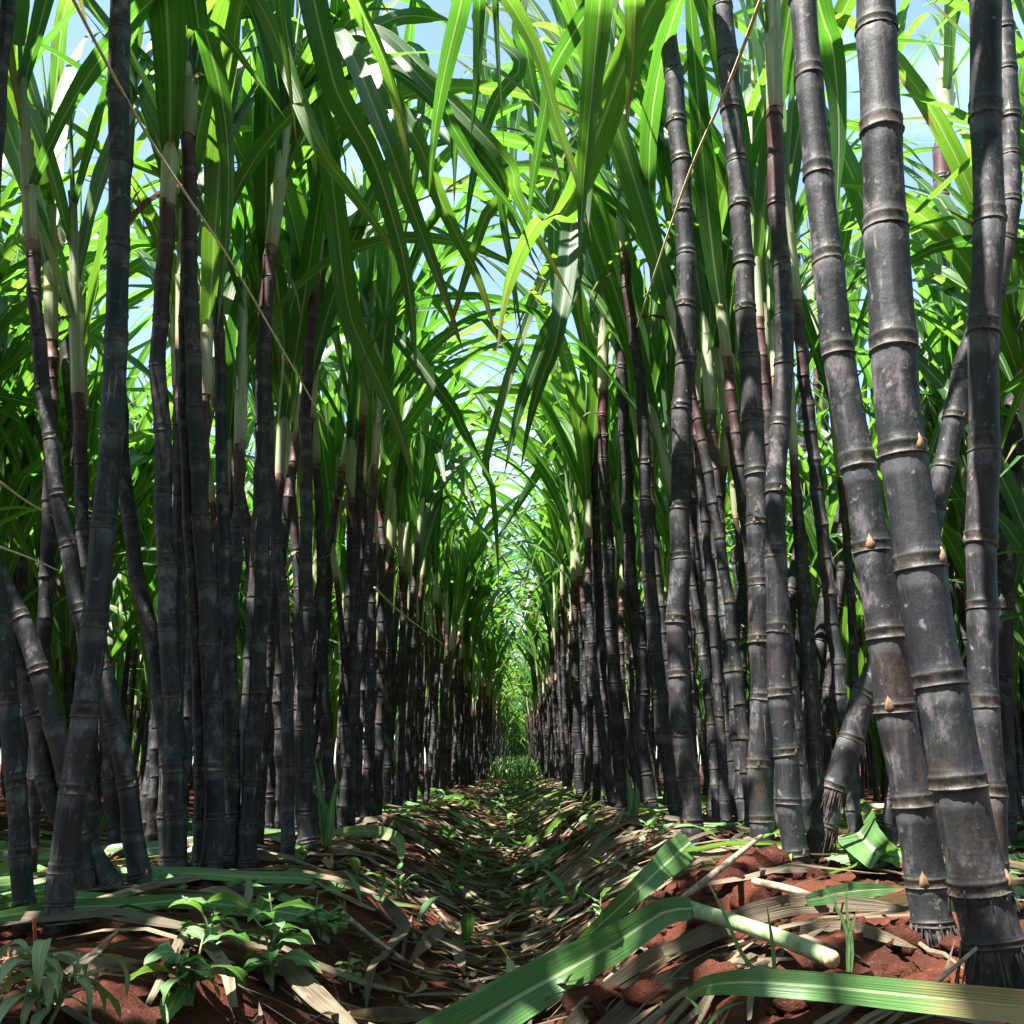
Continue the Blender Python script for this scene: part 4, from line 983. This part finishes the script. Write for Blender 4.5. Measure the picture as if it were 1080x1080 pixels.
def tuft(label, base_px, tips, wpx, material=None, seed=1):
    base = np.array(hit(*base_px)); rng = random.Random(seed)
    root = bpy.data.objects.new('grass_tuft', None); col.objects.link(root); root.location = base; root.empty_display_size = .02; tag(root, label, 'grass')
    for pl in tips:
        pts = [np.zeros(3)]+[np.array(at_y(p[0], p[1], base[1]+(p[2] if len(p) > 2 else 0)))-base for p in pl]
        P = catmull(pts, 18); d = np.linalg.norm(base-np.array(CAM)); sd = np.cross(P[-1]-P[0], np.array(base-np.array(CAM)))
        if np.linalg.norm(sd) < 1e-6: sd = np.array([1., 0, 0])
        b = Buf(); b.add(*blade(P, wpx*d/F, sd, rng.random()*.6, .25, .02, 'cane', [0, .5], 5)); link('blade', b.mesh('blade', [material or M['weed']]), root, loc=(0, 0, 0))
tuft('arching green cane shoot over the left bank by the first stems', (352,870), [[(362,800),(382,776),(402,773),(415,795),(421,842)],[(360,850),(385,842),(402,850),(411,860)],[(345,830),(338,805),(352,790)]], 7, seed=2)
tuft('sprouting green shoot between the knotty cane and the left wall of stems', (345,900), [[(338,840),(332,800)],[(350,850),(356,820)],[(342,850),(322,825)]], 8, seed=3)
tuft('bright green shoot between two left canes near the ground', (100,890), [[(100,850),(96,815)],[(112,850),(120,800)],[(108,860),(116,830)]], 8, seed=4)
tuft('green shoot at the inner foot of the right wall of stems', (668,868), [[(664,830),(660,810)],[(672,840),(670,825)]], 8, seed=5)
tuft('fine grass blades in front of the second thick right cane', (895,1040), [[(895,990),(905,955)],[(893,985),(878,950),(860,925)],[(898,1000),(893,960),(893,930)]], 4, seed=6)
tuft('thin grass blades growing beside the cut cane end', (818,1042), [[(815,1000),(808,950)],[(785,1010),(762,960),(744,925)],[(825,1030),(800,1020),(770,1035)]], 4, seed=7)
tuft('fine grass sprawling over the soil by the long corner leaf', (745,1085), [[(735,1062),(722,1050)],[(760,1065),(790,1055)],[(770,1078),(800,1068)]], 4, seed=8)

# ------------------------------------------------------------------ light
S = Vector((-.32, -.25, .91)).normalized()
elev = math.asin(S.z); rot = math.atan2(S.x, S.y)
sun = bpy.data.lights.new('sun', 'SUN'); sun.energy = 5.0; sun.angle = R(.5); sun.color = (1, .955, .88)
so = bpy.data.objects.new('sun', sun); col.objects.link(so); so.rotation_euler = (-S).to_track_quat('-Z', 'Y').to_euler()
wd = bpy.data.worlds.new('World'); sc.world = wd; wd.use_nodes = True; nt = wd.node_tree; nt.nodes.clear(); g = NT(nt)
sky = g.n('ShaderNodeTexSky', sky_type='NISHITA', sun_disc=False, sun_elevation=elev, sun_rotation=rot, altitude=300., air_density=1., dust_density=.8, ozone_density=1.3)
tcn = g.n('ShaderNodeTexCoord').outputs['Generated']
cn = g.n('ShaderNodeTexNoise', {'Vector': g.n('ShaderNodeMapping', {0: tcn, 3: (1, 1, 1.6)}).outputs[0], 'Scale': 3.4, 'Detail': 7., 'Roughness': .6}).outputs['Fac']
cl = g.mix(g.step(cn, .50, .72, .14, .9), sky.outputs[0], (2.7, 4.2, 5.2))
bg = g.n('ShaderNodeBackground', {'Color': cl, 'Strength': .068})
wo = g.n('ShaderNodeOutputWorld'); nt.links.new(bg.outputs[0], wo.inputs[0])

# ------------------------------------------------------------------ render settings
sc.view_settings.view_transform = 'Standard'; sc.view_settings.look = 'None'; sc.view_settings.exposure = 2.5; sc.view_settings.gamma = 1
sc.render.engine = 'CYCLES'
cy = sc.cycles; cy.max_bounces = 8; cy.diffuse_bounces = 4; cy.glossy_bounces = 2; cy.transmission_bounces = 4; cy.transparent_max_bounces = 4
cy.use_denoising = True; cy.sample_clamp_indirect = 8; cy.caustics_reflective = False; cy.caustics_refractive = False
